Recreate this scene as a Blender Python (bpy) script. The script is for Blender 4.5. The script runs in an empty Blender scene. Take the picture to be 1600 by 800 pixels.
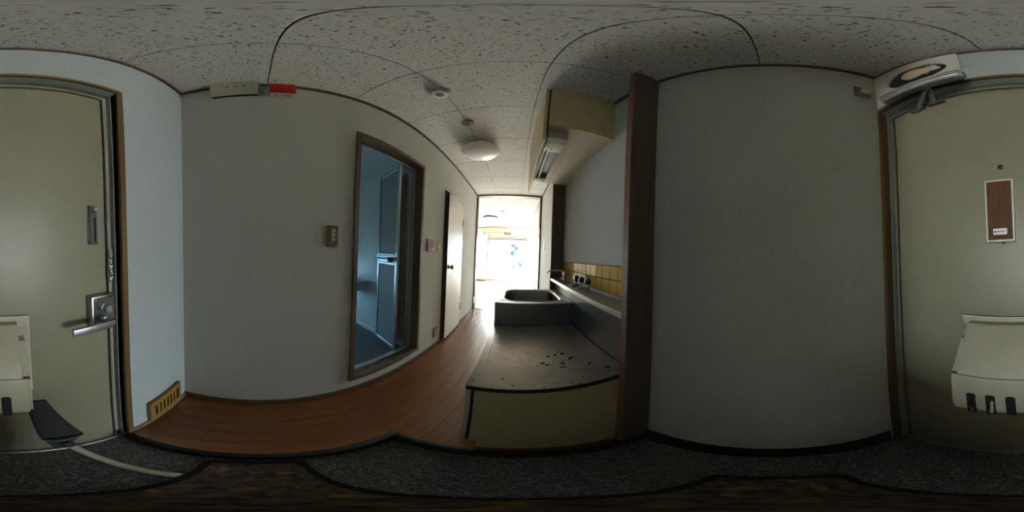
import bpy, bmesh, math, random
from mathutils import Vector, Matrix
random.seed(7)
C = bpy.context.scene.collection
PI = math.pi

# ------------------------------------------------------------------ camera
ZC = 1.078
M = ((0.99905, -0.02099, -0.03811), (0.02068, 0.99975, -0.00837), (0.03828, 0.00757, 0.99924))
cam = bpy.data.cameras.new('camera')
cam.type = 'PANO'
try:
    cam.panorama_type = 'EQUIRECTANGULAR'
except Exception:
    cam.cycles.panorama_type = 'EQUIRECTANGULAR'
cam.clip_start = 0.01
cam.clip_end = 500
camo = bpy.data.objects.new('camera', cam)
C.objects.link(camo)
camo.matrix_world = Matrix(((M[0][0], M[0][2], -M[0][1], 0),
                            (M[1][0], M[1][2], -M[1][1], 0),
                            (M[2][0], M[2][2], -M[2][1], ZC), (0, 0, 0, 1)))
sc = bpy.context.scene
sc.camera = camo

# ------------------------------------------------------------------ light and exposure
SKY = 9.0
w = bpy.data.worlds.new('sky')
sc.world = w
w.use_nodes = True
bg = w.node_tree.nodes['Background']
bg.inputs['Color'].default_value = (0.82, 0.935, 1.0, 1)
bg.inputs['Strength'].default_value = SKY
sc.view_settings.view_transform = 'Standard'
sc.view_settings.look = 'None'
sc.view_settings.exposure = 2.52
sc.view_settings.gamma = 1.0
sc.cycles.max_bounces = 24
sc.cycles.diffuse_bounces = 16
sc.cycles.glossy_bounces = 8
sc.cycles.transparent_max_bounces = 12
sc.cycles.use_denoising = True
sc.cycles.blur_glossy = 1.0
sc.cycles.sample_clamp_indirect = 3.0


def portal(name, loc, rot, sx, sy):
    l = bpy.data.lights.new(name, 'AREA')
    l.shape = 'RECTANGLE'
    l.size, l.size_y = sx, sy
    l.cycles.is_portal = True
    o = bpy.data.objects.new(name, l)
    C.objects.link(o)
    o.location = loc
    o.rotation_euler = rot
    return o


sun = bpy.data.lights.new('sun', 'SUN')
sun.energy = 12.0
sun.angle = math.radians(0.6)
sun.color = (1.0, 0.97, 0.94)
suno = bpy.data.objects.new('sun', sun)
C.objects.link(suno)
suno.rotation_euler = (math.radians(-38), 0, math.radians(14))   # from above the garden, into the far room
portal('window_portal', (-0.38, 6.84, 0.95), (-PI / 2, 0, 0), 1.6, 1.76)
portal('bath_window_portal', (-2.28, 0.55, 0.75), (0, -PI / 2, 0), 0.56, 0.66)

# ------------------------------------------------------------------ dimensions
A = -0.789      # left wall
B = 0.474       # right wall
CY = -0.399     # entrance wall
YF = 3.113      # opening to the far room
CE = 2.328      # ceiling
GZ = -0.10      # entry floor
FY = 6.858      # far wall
FX = -2.4       # far room's left wall


# ------------------------------------------------------------------ materials
def mat(name, col, rough=0.5, metal=0.0, vary=0.0, vscale=8.0, bump=0.0, bscale=200.0, spec=0.5, dirt=None):
    m = bpy.data.materials.new(name)
    m.use_nodes = True
    nt = m.node_tree
    b = nt.nodes['Principled BSDF']
    b.inputs['Base Color'].default_value = (*col, 1)
    b.inputs['Roughness'].default_value = rough
    b.inputs['Metallic'].default_value = metal
    b.inputs['Specular IOR Level'].default_value = spec
    geo = nt.nodes.new('ShaderNodeNewGeometry')
    last = None
    if vary > 0:
        n = nt.nodes.new('ShaderNodeTexNoise')
        n.inputs['Scale'].default_value = vscale
        n.inputs['Detail'].default_value = 6
        n.inputs['Roughness'].default_value = 0.65
        nt.links.new(geo.outputs['Position'], n.inputs['Vector'])
        r = nt.nodes.new('ShaderNodeValToRGB')
        r.color_ramp.elements[0].position = 0.3
        r.color_ramp.elements[1].position = 0.7
        r.color_ramp.elements[0].color = (*[max(0, c * (1 - vary)) for c in col], 1)
        r.color_ramp.elements[1].color = (*[min(1, c * (1 + vary)) for c in col], 1)
        nt.links.new(n.outputs['Fac'], r.inputs['Fac'])
        last = r.outputs['Color']
    if dirt:
        dcol, dscale, lo, hi = dirt
        n = nt.nodes.new('ShaderNodeTexNoise')
        n.inputs['Scale'].default_value = dscale
        n.inputs['Detail'].default_value = 4
        nt.links.new(geo.outputs['Position'], n.inputs['Vector'])
        r = nt.nodes.new('ShaderNodeValToRGB')
        r.color_ramp.elements[0].position = lo
        r.color_ramp.elements[1].position = hi
        r.color_ramp.elements[0].color = (0, 0, 0, 1)
        r.color_ramp.elements[1].color = (1, 1, 1, 1)
        nt.links.new(n.outputs['Fac'], r.inputs['Fac'])
        mx = nt.nodes.new('ShaderNodeMixRGB')
        nt.links.new(r.outputs['Color'], mx.inputs['Fac'])
        if last:
            nt.links.new(last, mx.inputs['Color1'])
        else:
            mx.inputs['Color1'].default_value = (*col, 1)
        mx.inputs['Color2'].default_value = (*dcol, 1)
        last = mx.outputs['Color']
    if last:
        nt.links.new(last, b.inputs['Base Color'])
    if bump > 0:
        n = nt.nodes.new('ShaderNodeTexNoise')
        n.inputs['Scale'].default_value = bscale
        n.inputs['Detail'].default_value = 3
        nt.links.new(geo.outputs['Position'], n.inputs['Vector'])
        bp = nt.nodes.new('ShaderNodeBump')
        bp.inputs['Strength'].default_value = bump
        bp.inputs['Distance'].default_value = 0.002
        nt.links.new(n.outputs['Fac'], bp.inputs['Height'])
        nt.links.new(bp.outputs['Normal'], b.inputs['Normal'])
    return m


def wood(name, c1, c2, rough=0.45, axis='Y', scale=1.0, spec=0.5, perobj=0.0):
    """stretched noise grain along an axis, with an optional tone of its own per board"""
    m = bpy.data.materials.new(name)
    m.use_nodes = True
    nt = m.node_tree
    b = nt.nodes['Principled BSDF']
    b.inputs['Roughness'].default_value = rough
    b.inputs['Specular IOR Level'].default_value = spec
    geo = nt.nodes.new('ShaderNodeNewGeometry')
    mp = nt.nodes.new('ShaderNodeMapping')
    s = {'X': (3, 60, 60), 'Y': (60, 3, 60), 'Z': (60, 60, 3)}[axis]
    mp.inputs['Scale'].default_value = [v * scale for v in s]
    nt.links.new(geo.outputs['Position'], mp.inputs['Vector'])
    n = nt.nodes.new('ShaderNodeTexNoise')
    n.inputs['Scale'].default_value = 1.0
    n.inputs['Detail'].default_value = 5
    n.inputs['Roughness'].default_value = 0.6
    nt.links.new(mp.outputs['Vector'], n.inputs['Vector'])
    r = nt.nodes.new('ShaderNodeValToRGB')
    r.color_ramp.elements[0].position = 0.3
    r.color_ramp.elements[1].position = 0.7
    r.color_ramp.elements[0].color = (*c1, 1)
    r.color_ramp.elements[1].color = (*c2, 1)
    nt.links.new(n.outputs['Fac'], r.inputs['Fac'])
    out = r.outputs['Color']
    if perobj > 0:
        oi = nt.nodes.new('ShaderNodeObjectInfo')
        mr = nt.nodes.new('ShaderNodeMapRange')
        mr.inputs['To Min'].default_value = 1 - perobj
        mr.inputs['To Max'].default_value = 1 + perobj
        nt.links.new(oi.outputs['Random'], mr.inputs['Value'])
        hs = nt.nodes.new('ShaderNodeHueSaturation')
        nt.links.new(mr.outputs['Result'], hs.inputs['Value'])
        nt.links.new(out, hs.inputs['Color'])
        out = hs.outputs['Color']
    nt.links.new(out, b.inputs['Base Color'])
    return m


def ceiling_board(name):
    m = bpy.data.materials.new(name)
    m.use_nodes = True
    nt = m.node_tree
    b = nt.nodes['Principled BSDF']
    b.inputs['Roughness'].default_value = 0.9
    b.inputs['Specular IOR Level'].default_value = 0.2
    geo = nt.nodes.new('ShaderNodeNewGeometry')
    n = nt.nodes.new('ShaderNodeTexNoise')
    n.inputs['Scale'].default_value = 95
    n.inputs['Detail'].default_value = 2
    n.inputs['Roughness'].default_value = 0.55
    n.inputs['Distortion'].default_value = 0.6
    nt.links.new(geo.outputs['Position'], n.inputs['Vector'])
    r = nt.nodes.new('ShaderNodeValToRGB')
    e = r.color_ramp.elements
    e[0].position = 0.615
    e[1].position = 0.655
    e[0].color = (0.78, 0.77, 0.735, 1)
    e[1].color = (0.10, 0.09, 0.075, 1)
    nt.links.new(n.outputs['Fac'], r.inputs['Fac'])
    n2 = nt.nodes.new('ShaderNodeTexNoise')
    n2.inputs['Scale'].default_value = 160
    n2.inputs['Detail'].default_value = 2
    nt.links.new(geo.outputs['Position'], n2.inputs['Vector'])
    mx = nt.nodes.new('ShaderNodeMixRGB')
    mx.blend_type = 'MULTIPLY'
    mx.inputs['Fac'].default_value = 0.35
    nt.links.new(r.outputs['Color'], mx.inputs['Color1'])
    nt.links.new(n2.outputs['Fac'], mx.inputs['Color2'])
    nt.links.new(mx.outputs['Color'], b.inputs['Base Color'])
    bp = nt.nodes.new('ShaderNodeBump')
    bp.inputs['Strength'].default_value = 0.5
    bp.inputs['Distance'].default_value = 0.002
    bp.invert = True
    nt.links.new(r.outputs['Color'], bp.inputs['Height'])
    return m


def granite(name, c1, c2, c3, scale=220):
    m = bpy.data.materials.new(name)
    m.use_nodes = True
    nt = m.node_tree
    b = nt.nodes['Principled BSDF']
    b.inputs['Roughness'].default_value = 0.7
    geo = nt.nodes.new('ShaderNodeNewGeometry')
    v = nt.nodes.new('ShaderNodeTexVoronoi')
    v.inputs['Scale'].default_value = scale
    nt.links.new(geo.outputs['Position'], v.inputs['Vector'])
    sep = nt.nodes.new('ShaderNodeSeparateColor')
    nt.links.new(v.outputs['Color'], sep.inputs['Color'])
    r = nt.nodes.new('ShaderNodeValToRGB')
    r.color_ramp.interpolation = 'CONSTANT'
    r.color_ramp.elements[0].color = (*c1, 1)
    r.color_ramp.elements[1].color = (*c3, 1)
    r.color_ramp.elements[1].position = 0.85
    e = r.color_ramp.elements.new(0.45)
    e.color = (*c2, 1)
    nt.links.new(sep.outputs['Red'], r.inputs['Fac'])
    nt.links.new(r.outputs['Color'], b.inputs['Base Color'])
    bp = nt.nodes.new('ShaderNodeBump')
    bp.inputs['Strength'].default_value = 0.4
    bp.inputs['Distance'].default_value = 0.002
    nt.links.new(v.outputs['Distance'], bp.inputs['Height'])
    nt.links.new(bp.outputs['Normal'], b.inputs['Normal'])
    return m


def glass(name, tint, gloss=0.06):
    m = bpy.data.materials.new(name)
    m.use_nodes = True
    nt = m.node_tree
    nt.nodes.clear()
    o = nt.nodes.new('ShaderNodeOutputMaterial')
    t = nt.nodes.new('ShaderNodeBsdfTransparent')
    t.inputs['Color'].default_value = (*tint, 1)
    g = nt.nodes.new('ShaderNodeBsdfGlossy')
    g.inputs['Roughness'].default_value = 0.03
    mx = nt.nodes.new('ShaderNodeMixShader')
    mx.inputs['Fac'].default_value = gloss
    nt.links.new(t.outputs[0], mx.inputs[1])
    nt.links.new(g.outputs[0], mx.inputs[2])
    nt.links.new(mx.outputs[0], o.inputs[0])
    return m


def crazy_stone(name):
    m = bpy.data.materials.new(name)
    m.use_nodes = True
    nt = m.node_tree
    b = nt.nodes['Principled BSDF']
    b.inputs['Roughness'].default_value = 0.55
    geo = nt.nodes.new('ShaderNodeNewGeometry')
    v = nt.nodes.new('ShaderNodeTexVoronoi')
    v.feature = 'DISTANCE_TO_EDGE'
    v.inputs['Scale'].default_value = 14
    nt.links.new(geo.outputs['Position'], v.inputs['Vector'])
    r = nt.nodes.new('ShaderNodeValToRGB')
    r.color_ramp.elements[0].position = 0.02
    r.color_ramp.elements[1].position = 0.06
    r.color_ramp.elements[0].color = (0.12, 0.11, 0.10, 1)
    r.color_ramp.elements[1].color = (0.20, 0.185, 0.17, 1)
    nt.links.new(v.outputs['Distance'], r.inputs['Fac'])
    n = nt.nodes.new('ShaderNodeTexNoise')
    n.inputs['Scale'].default_value = 45
    n.inputs['Detail'].default_value = 5
    nt.links.new(geo.outputs['Position'], n.inputs['Vector'])
    mx = nt.nodes.new('ShaderNodeMixRGB')
    mx.blend_type = 'MULTIPLY'
    mx.inputs['Fac'].default_value = 0.7
    nt.links.new(r.outputs['Color'], mx.inputs['Color1'])
    nt.links.new(n.outputs['Fac'], mx.inputs['Color2'])
    nt.links.new(mx.outputs['Color'], b.inputs['Base Color'])
    return m


MT = dict(
    paper=mat('wallpaper', (0.56, 0.556, 0.515), 0.85, vary=0.10, vscale=140, bump=0.6, bscale=420, spec=0.25),
    paper_cool_lit=mat('entry_wallpaper', (0.32, 0.352, 0.36), 0.85, vary=0.08, vscale=140, bump=0.6, bscale=420, spec=0.25),  # bluish tint paints the cool window light into the paper
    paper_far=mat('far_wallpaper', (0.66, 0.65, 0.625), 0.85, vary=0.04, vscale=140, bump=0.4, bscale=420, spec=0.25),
    board=ceiling_board('acoustic_ceiling_board'),
    shell=mat('shell', (0.4, 0.39, 0.37), 0.9),
    joint=mat('ceiling_joint', (0.10, 0.09, 0.08), 0.9),
    plank=wood('oak_plank', (0.132, 0.037, 0.006), (0.195, 0.060, 0.011), 0.27, 'Y', 0.8, 1.0, 0.07),
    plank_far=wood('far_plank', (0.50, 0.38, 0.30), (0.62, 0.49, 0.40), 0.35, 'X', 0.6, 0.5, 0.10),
    dark=wood('dark_trim', (0.040, 0.025, 0.018), (0.075, 0.047, 0.033), 0.5, 'Z', 1),
    dark_h=wood('dark_trim_long', (0.075, 0.045, 0.028), (0.13, 0.08, 0.048), 0.5, 'Y', 1),
    brown=wood('brown_casing', (0.085, 0.045, 0.010), (0.130, 0.070, 0.018), 0.5, 'Z', 1),
    bathcas=wood('bath_casing', (0.11, 0.070, 0.042), (0.16, 0.103, 0.062), 0.5, 'Z', 1),
    column=wood('column_veneer', (0.095, 0.060, 0.042), (0.145, 0.095, 0.066), 0.6, 'Z', 1.2),
    column_edge=wood('column_edge', (0.17, 0.085, 0.045), (0.24, 0.125, 0.065), 0.6, 'Z', 1.2),
    steel_frame=mat('steel_frame_paint', (0.25, 0.25, 0.225), 0.6),
    steel_olive=mat('steel_stop_paint', (0.22, 0.22, 0.17), 0.5),
    black_fill=mat('plain_black', (0.012, 0.012, 0.012), 0.6),
    door=mat('door_paint', (0.212, 0.196, 0.132), 0.42, vary=0.05, vscale=3, bump=0.15, bscale=300),
    door_beige=mat('toilet_door_paint', (0.57, 0.51, 0.43), 0.4, vary=0.04, vscale=4),
    entry=granite('entry_terrazzo', (0.08, 0.079, 0.076), (0.15, 0.148, 0.142), (0.29, 0.285, 0.27), 210),
    steel=mat('stainless', (0.25, 0.245, 0.24), 0.36, 1.0, vary=0.10, vscale=30, bump=0.05, bscale=60),
    steel_top=mat('worn_stainless_top', (0.47, 0.43, 0.385), 0.42, 0.85, vary=0.13, vscale=22, bump=0.06, bscale=40,
                  dirt=((0.13, 0.075, 0.045), 14, 0.66, 0.82)),
    steel_dark=mat('basin_steel', (0.22, 0.22, 0.22), 0.42, 0.9, vary=0.15, vscale=25),
    chrome=mat('chrome', (0.62, 0.62, 0.62), 0.16, 1.0),
    dullmetal=mat('dull_metal', (0.36, 0.37, 0.37), 0.42, 0.9, vary=0.1, vscale=60),
    alu=mat('aluminium', (0.56, 0.58, 0.60), 0.35, 0.85),
    black=mat('black_plastic', (0.012, 0.012, 0.013), 0.45),
    blackhole=mat('dark_slot', (0.01, 0.009, 0.009), 0.9),
    cream=mat('cream_plastic', (0.40, 0.365, 0.275), 0.42, vary=0.08, vscale=9, dirt=((0.20, 0.11, 0.05), 26, 0.72, 0.8)),
    olive=mat('cabinet_laminate', (0.42, 0.36, 0.20), 0.5, vary=0.06, vscale=18),
    olive_l=mat('cabinet_door_edge', (0.50, 0.49, 0.36), 0.5),
    hang=mat('hanging_cabinet_laminate', (0.64, 0.52, 0.28), 0.5, vary=0.06, vscale=18),
    hang_under=mat('hanging_cabinet_underside', (0.52, 0.46, 0.37), 0.55, vary=0.06, vscale=14),
    tile=mat('amber_tile', (0.56, 0.31, 0.03), 0.07, vary=0.12, vscale=9, spec=0.8),
    grout=mat('grout', (0.07, 0.05, 0.025), 0.9),
    ledge=mat('ledge_laminate', (0.34, 0.30, 0.225), 0.4, vary=0.06, vscale=30),
    white=mat('white_plastic', (0.74, 0.72, 0.67), 0.4),
    offwhite=mat('aged_white_plastic', (0.60, 0.57, 0.48), 0.45, vary=0.05, vscale=20),
    lampshade=mat('opal_lamp_shade', (0.88, 0.88, 0.88), 0.25),
    ivory=mat('ivory_box', (0.50, 0.485, 0.365), 0.5, vary=0.05, vscale=20),
    backing=mat('box_backing', (0.46, 0.445, 0.34), 0.7, vary=0.08, vscale=60),
    red=mat('red_plastic', (0.50, 0.018, 0.020), 0.55, spec=0.25),
    goldplate=mat('bronze_plate', (0.21, 0.15, 0.08), 0.45, 0.3),
    beigeplate=mat('beige_plate', (0.50, 0.43, 0.30), 0.5),
    vent=mat('tan_vent', (0.20, 0.112, 0.028), 0.45),
    woodface=wood('chime_wood', (0.070, 0.028, 0.010), (0.125, 0.056, 0.023), 0.6, 'Z', 3, 0.2),
    greymetal=mat('grey_metal', (0.27, 0.275, 0.27), 0.42, 0.6, vary=0.12, vscale=50),
    panel=mat('fan_panel', (0.62, 0.61, 0.56), 0.5, vary=0.05, vscale=18),
    rust=mat('rusty_ring', (0.30, 0.11, 0.04), 0.8, vary=0.4, vscale=60),
    duct=mat('dark_duct', (0.03, 0.026, 0.022), 0.8, vary=0.5, vscale=60),
    blade=mat('cream_fan_blade', (0.62, 0.52, 0.38), 0.5, vary=0.1, vscale=20),
    cord=mat('white_cord', (0.62, 0.60, 0.54), 0.6),
    handle=mat('pale_handle', (0.50, 0.47, 0.36), 0.45, vary=0.07, vscale=30),
    pan=mat('black_pan', (0.018, 0.018, 0.018), 0.55),
    panrim=mat('pan_rim', (0.10, 0.11, 0.12), 0.4),
    mat_brown=mat('mottled_mat', (0.11, 0.078, 0.055), 0.95, vary=0.75, vscale=55, bump=1.0, bscale=300, spec=0.1,
                  dirt=((0.32, 0.17, 0.06), 30, 0.56, 0.68)),
    mat_edge=mat('mat_border', (0.012, 0.012, 0.013), 0.8, bump=0.5, bscale=500),
    bathwall=mat('bath_panel', (0.74, 0.72, 0.68), 0.4, vary=0.05, vscale=6),
    bathfloor=crazy_stone('bath_floor_stone'),
    frost=mat('frosted_panel', (0.33, 0.335, 0.33), 0.55, vary=0.06, vscale=90, bump=0.3, bscale=260),
    basin=mat('basin_white', (0.72, 0.76, 0.78), 0.2),
    basin_under=mat('basin_shell', (0.42, 0.42, 0.41), 0.5),
    ac=mat('yellowed_air_conditioner', (0.70, 0.57, 0.32), 0.5),
    glass=glass('window_glass', (0.96, 0.98, 0.98)),
    blueglass=glass('blue_bath_glass', (0.21, 0.30, 0.36)),  # tint added so daylight enters the bathroom blue
    leaf=mat('leaf', (0.016, 0.042, 0.042), 0.6, vary=0.4, vscale=6),
    bark=mat('bark', (0.12, 0.10, 0.08), 0.9),
    ground=mat('pale_ground', (0.50, 0.46, 0.40), 0.9, vary=0.1, vscale=2),
    ink=mat('label_ink', (0.02, 0.02, 0.02), 0.6),
    crumb=mat('dark_crumbs', (0.012, 0.009, 0.007), 0.95),
    redbit=mat('red_paper', (0.35, 0.05, 0.03), 0.7),
)


# ------------------------------------------------------------------ geometry helpers
def box(bm, x0, x1, y0, y1, z0, z1, bev=0.0, seg=1):
    if x0 > x1: x0, x1 = x1, x0
    if y0 > y1: y0, y1 = y1, y0
    if z0 > z1: z0, z1 = z1, z0
    v = [bm.verts.new(p) for p in ((x0, y0, z0), (x1, y0, z0), (x1, y1, z0), (x0, y1, z0),
                                   (x0, y0, z1), (x1, y0, z1), (x1, y1, z1), (x0, y1, z1))]
    f = [bm.faces.new([v[i] for i in q]) for q in
         ((0, 3, 2, 1), (4, 5, 6, 7), (0, 1, 5, 4), (1, 2, 6, 5), (2, 3, 7, 6), (3, 0, 4, 7))]
    if bev > 0:
        e = list({e for q in f for e in q.edges})
        bmesh.ops.bevel(bm, geom=e, offset=bev, segments=seg, affect='EDGES', profile=0.5)
    return bm


def B_(*a, **k):
    return box(bmesh.new(), *a, **k)


def prism(bm, poly, axis, a0, a1):
    """extrude a 2D outline; axis is the extrusion axis, poly in the other two in xyz order"""
    def p3(u, v, a):
        return {'X': (a, u, v), 'Y': (u, a, v), 'Z': (u, v, a)}[axis]
    lo = [bm.verts.new(p3(u, v, a0)) for u, v in poly]
    hi = [bm.verts.new(p3(u, v, a1)) for u, v in poly]
    n = len(poly)
    bm.faces.new(lo[::-1])
    bm.faces.new(hi)
    for i in range(n):
        j = (i + 1) % n
        bm.faces.new((lo[i], lo[j], hi[j], hi[i]))
    bmesh.ops.recalc_face_normals(bm, faces=bm.faces)
    return bm


def tube(bm, pts, r, n=10, closed=False):
    pts = [Vector(p) for p in pts]
    m = len(pts)
    rs = r if isinstance(r, (list, tuple)) else [r] * m
    up = None
    rings = []
    for i, p in enumerate(pts):
        if closed:
            t = pts[(i + 1) % m] - pts[i - 1]
        else:
            t = pts[min(i + 1, m - 1)] - pts[max(i - 1, 0)]
        t.normalize()
        if up is None:
            up = t.orthogonal().normalized()
        else:
            up = (up - t * up.dot(t)).normalized()
        s = t.cross(up)
        rings.append([bm.verts.new(p + (up * math.cos(2 * PI * k / n) + s * math.sin(2 * PI * k / n)) * rs[i]) for k in range(n)])
    rng = range(m) if closed else range(m - 1)
    for i in rng:
        a, b = rings[i], rings[(i + 1) % m]
        for k in range(n):
            l = (k + 1) % n
            bm.faces.new((a[k], a[l], b[l], b[k]))
    if not closed:
        bm.faces.new(rings[0][::-1])
        bm.faces.new(rings[-1])
    bmesh.ops.recalc_face_normals(bm, faces=bm.faces)
    return bm


def lathe(bm, prof, c, axis='Z', n=28):
    """prof = [(radius, height along axis)]"""
    rings = []
    for r, h in prof:
        ring = []
        for k in range(n):
            a = 2 * PI * k / n
            u, v = r * math.cos(a), r * math.sin(a)
            p = {'Z': (u, v, h), 'Y': (u, h, v), 'X': (h, u, v)}[axis]
            ring.append(bm.verts.new((c[0] + p[0], c[1] + p[1], c[2] + p[2])))
        rings.append(ring)
    for a, b in zip(rings, rings[1:]):
        for k in range(n):
            l = (k + 1) % n
            bm.faces.new((a[k], a[l], b[l], b[k]))
    bm.faces.new(rings[0][::-1])
    bm.faces.new(rings[-1])
    bmesh.ops.recalc_face_normals(bm, faces=bm.faces)
    return bm


ORG = {}


def obj(name, bm, m, parent=None, origin=None, smooth=True):
    if parent is not None:
        o0 = ORG[parent.name]
    elif origin is not None:
        o0 = Vector(origin)
    else:
        xs = [v.co for v in bm.verts]
        o0 = Vector(((min(v.x for v in xs) + max(v.x for v in xs)) / 2,
                     (min(v.y for v in xs) + max(v.y for v in xs)) / 2, min(v.z for v in xs)))
    for v in bm.verts:
        v.co -= o0
    me = bpy.data.meshes.new(name)
    bm.to_mesh(me)
    bm.free()
    me.materials.append(MT[m] if isinstance(m, str) else m)
    if smooth:
        for p in me.polygons:
            p.use_smooth = True
        me.set_sharp_from_angle(angle=math.radians(32))
    o = bpy.data.objects.new(name, me)
    C.objects.link(o)
    ORG[o.name] = o0
    if parent is not None:
        o.parent = parent
    else:
        o.location = o0
    return o


def tag(o, label, cat, group=None, kind=None):
    o['label'] = label
    o['category'] = cat
    if group:
        o['group'] = group
    if kind:
        o['kind'] = kind
    return o


def thing(name, label, cat, loc, group=None, kind=None):
    o = bpy.data.objects.new(name, None)
    o.empty_display_size = 0.05
    C.objects.link(o)
    o.location = loc
    ORG[o.name] = Vector(loc)
    return tag(o, label, cat, group, kind)


def struct(name, bm, m, label, cat='structure'):
    o = obj(name, bm, m, origin=(0, 0, 0))
    return tag(o, label, cat, kind='structure')


def part(name, bm, m, parent, label=None):
    o = obj(name, bm, m, parent)
    if label:
        o['label'] = label
    return o


def inst(name, me, parent, loc):
    """another copy of a piece, sharing its mesh; loc is in world space"""
    o = bpy.data.objects.new(name, me)
    C.objects.link(o)
    o.parent = parent
    o.location = Vector(loc) - ORG[parent.name]
    return o


def mesh_of(bm, name, m):
    me = bpy.data.meshes.new(name)
    bm.to_mesh(me)
    bm.free()
    me.materials.append(MT[m])
    return me


# ================================================================== THE SHELL
# --- floor: kitchen slab (L round the entry) with its planks
fl = bmesh.new()
box(fl, A, -0.36, CY - 0.001, YF + 0.0, -0.2, -0.012)
box(fl, -0.36, B, 0.43, YF, -0.2, -0.012)
floor = struct('floor', fl, 'shell', 'reddish brown wood plank floor of the kitchen corridor', 'floor')
PW = 0.0905
random.seed(3)
x = A
col = 0
while x < B - 0.001:
    x1 = min(x + PW, B)
    y0s = CY if x < -0.356 else 0.4315
    y = y0s
    first = True
    while y < YF - 0.02:
        L = 0.909 if not first else 0.15 + 0.72 * ((col * 0.37) % 1.0)
        first = False
        y1 = min(y + L, YF - 0.012)
        xx1 = x1
        b = B_(x + 0.0006, xx1 - 0.0006, y + 0.0003, y1 - 0.0003, -0.012, 0.0, bev=0.0005)
        if not (x < -0.355 < x1):
            part('plank', b, 'plank', floor)
        else:
            b.free()
            if y1 < 0.43:
                part('plank', B_(x + 0.0006, -0.3555, y + 0.0003, y1 - 0.0003, -0.012, 0.0, bev=0.0005), 'plank', floor)
            elif y < 0.43:
                part('plank', B_(x + 0.0006, -0.3555, y + 0.0006, 0.43, -0.012, 0.0, bev=0.0005), 'plank', floor)
                part('plank', B_(x + 0.0006, x1 - 0.0006, 0.4312, y1 - 0.0006, -0.012, 0.0, bev=0.0005), 'plank', floor)
            else:
                part('plank', B_(x + 0.0006, x1 - 0.0006, y + 0.0003, y1 - 0.0003, -0.012, 0.0, bev=0.0005), 'plank', floor)
        y = y1
    x = x1
    col += 1

entry = bmesh.new()
box(entry, -0.36, B + 0.001, -0.60, 0.43, -0.25, GZ)
struct('floor', entry, 'entry', 'dark grey speckled terrazzo floor of the entry, one step down', 'floor')

ff = bmesh.new()
box(ff, FX, B, YF + 0.0, FY, -0.2, -0.012)
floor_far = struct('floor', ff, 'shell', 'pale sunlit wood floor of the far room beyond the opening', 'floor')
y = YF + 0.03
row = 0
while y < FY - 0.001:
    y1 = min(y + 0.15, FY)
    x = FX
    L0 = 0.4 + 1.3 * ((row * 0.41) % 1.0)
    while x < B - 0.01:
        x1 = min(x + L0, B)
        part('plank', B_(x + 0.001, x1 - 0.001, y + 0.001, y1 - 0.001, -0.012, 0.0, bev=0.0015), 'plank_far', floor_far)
        x = x1
        L0 = 1.818
    y = y1
    row += 1

# --- ceiling: slab with a 455 mm grid of acoustic boards
cl = bmesh.new()
box(cl, A - 0.1, B + 0.1, CY - 0.15, YF, CE + 0.009, CE + 0.12)
box(cl, FX - 0.1, B + 0.1, YF, FY + 0.1, CE + 0.009, CE + 0.12)
ceiling = struct('ceiling', cl, 'joint', 'white pitted acoustic board ceiling in a square grid', 'ceiling')
TS = 0.4555
cache = {}


def cut(lo, hi, off):
    e = [lo]
    k = math.ceil((lo - off) / TS + 1e-6)
    while off + k * TS < hi - 1e-6:
        e.append(off + k * TS)
        k += 1
    e.append(hi)
    return [(a, b) for a, b in zip(e, e[1:]) if b - a > 0.012]


def tiles(x0, x1, y0, y1):
    for xa, xb in cut(x0, x1, 0.065):
        for ya, yb in cut(y0, y1, 0.482):
            key = (round(xb - xa, 3), round(yb - ya, 3))
            if key not in cache:
                hx, hy = (xb - xa) / 2 - 0.0019, (yb - ya) / 2 - 0.0019
                bm = bmesh.new()
                box(bm, -hx, hx, -hy, hy, 0, 0.009, bev=0.0014)
                cache[key] = mesh_of(bm, 'ceiling_tile', 'board')
            inst('ceiling_tile', cache[key], ceiling, ((xa + xb) / 2, (ya + yb) / 2, CE))


tiles(A, B, CY, YF)
tiles(FX, B, YF + 0.05, FY)

# --- walls
wl = bmesh.new()
BY0, BY1, BZ0, BZ1 = 0.535, 1.182, 0.15, 1.90     # bathroom doorway
box(wl, A - 0.1, A, CY - 0.15, BY0, -0.2, CE + 0.02)
box(wl, A - 0.1, A, BY1, YF, -0.2, CE + 0.02)
box(wl, A - 0.1, A, BY0, BY1, BZ1, CE + 0.02)
box(wl, A - 0.1, A, BY0, BY1, -0.2, BZ0)
wall_left = struct('wall_left', wl, 'paper', 'grey white papered wall along the left of the corridor', 'wall')

wall_right = struct('wall_right', B_(B, B + 0.1, CY - 0.15, FY + 0.1, -0.25, CE + 0.02), 'paper',
                    'grey papered wall along the kitchen side', 'wall')

DX0, DX1, DZ1 = -0.347, 0.462, 1.835      # entrance opening (inside the casing)
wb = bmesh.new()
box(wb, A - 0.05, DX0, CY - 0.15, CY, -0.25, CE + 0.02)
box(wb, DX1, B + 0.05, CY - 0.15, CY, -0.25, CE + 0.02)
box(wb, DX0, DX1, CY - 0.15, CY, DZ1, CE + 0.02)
struct('wall_back', wb, 'paper_cool_lit', 'papered wall around the front door, cool window light tinted into its colour', 'wall')

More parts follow.
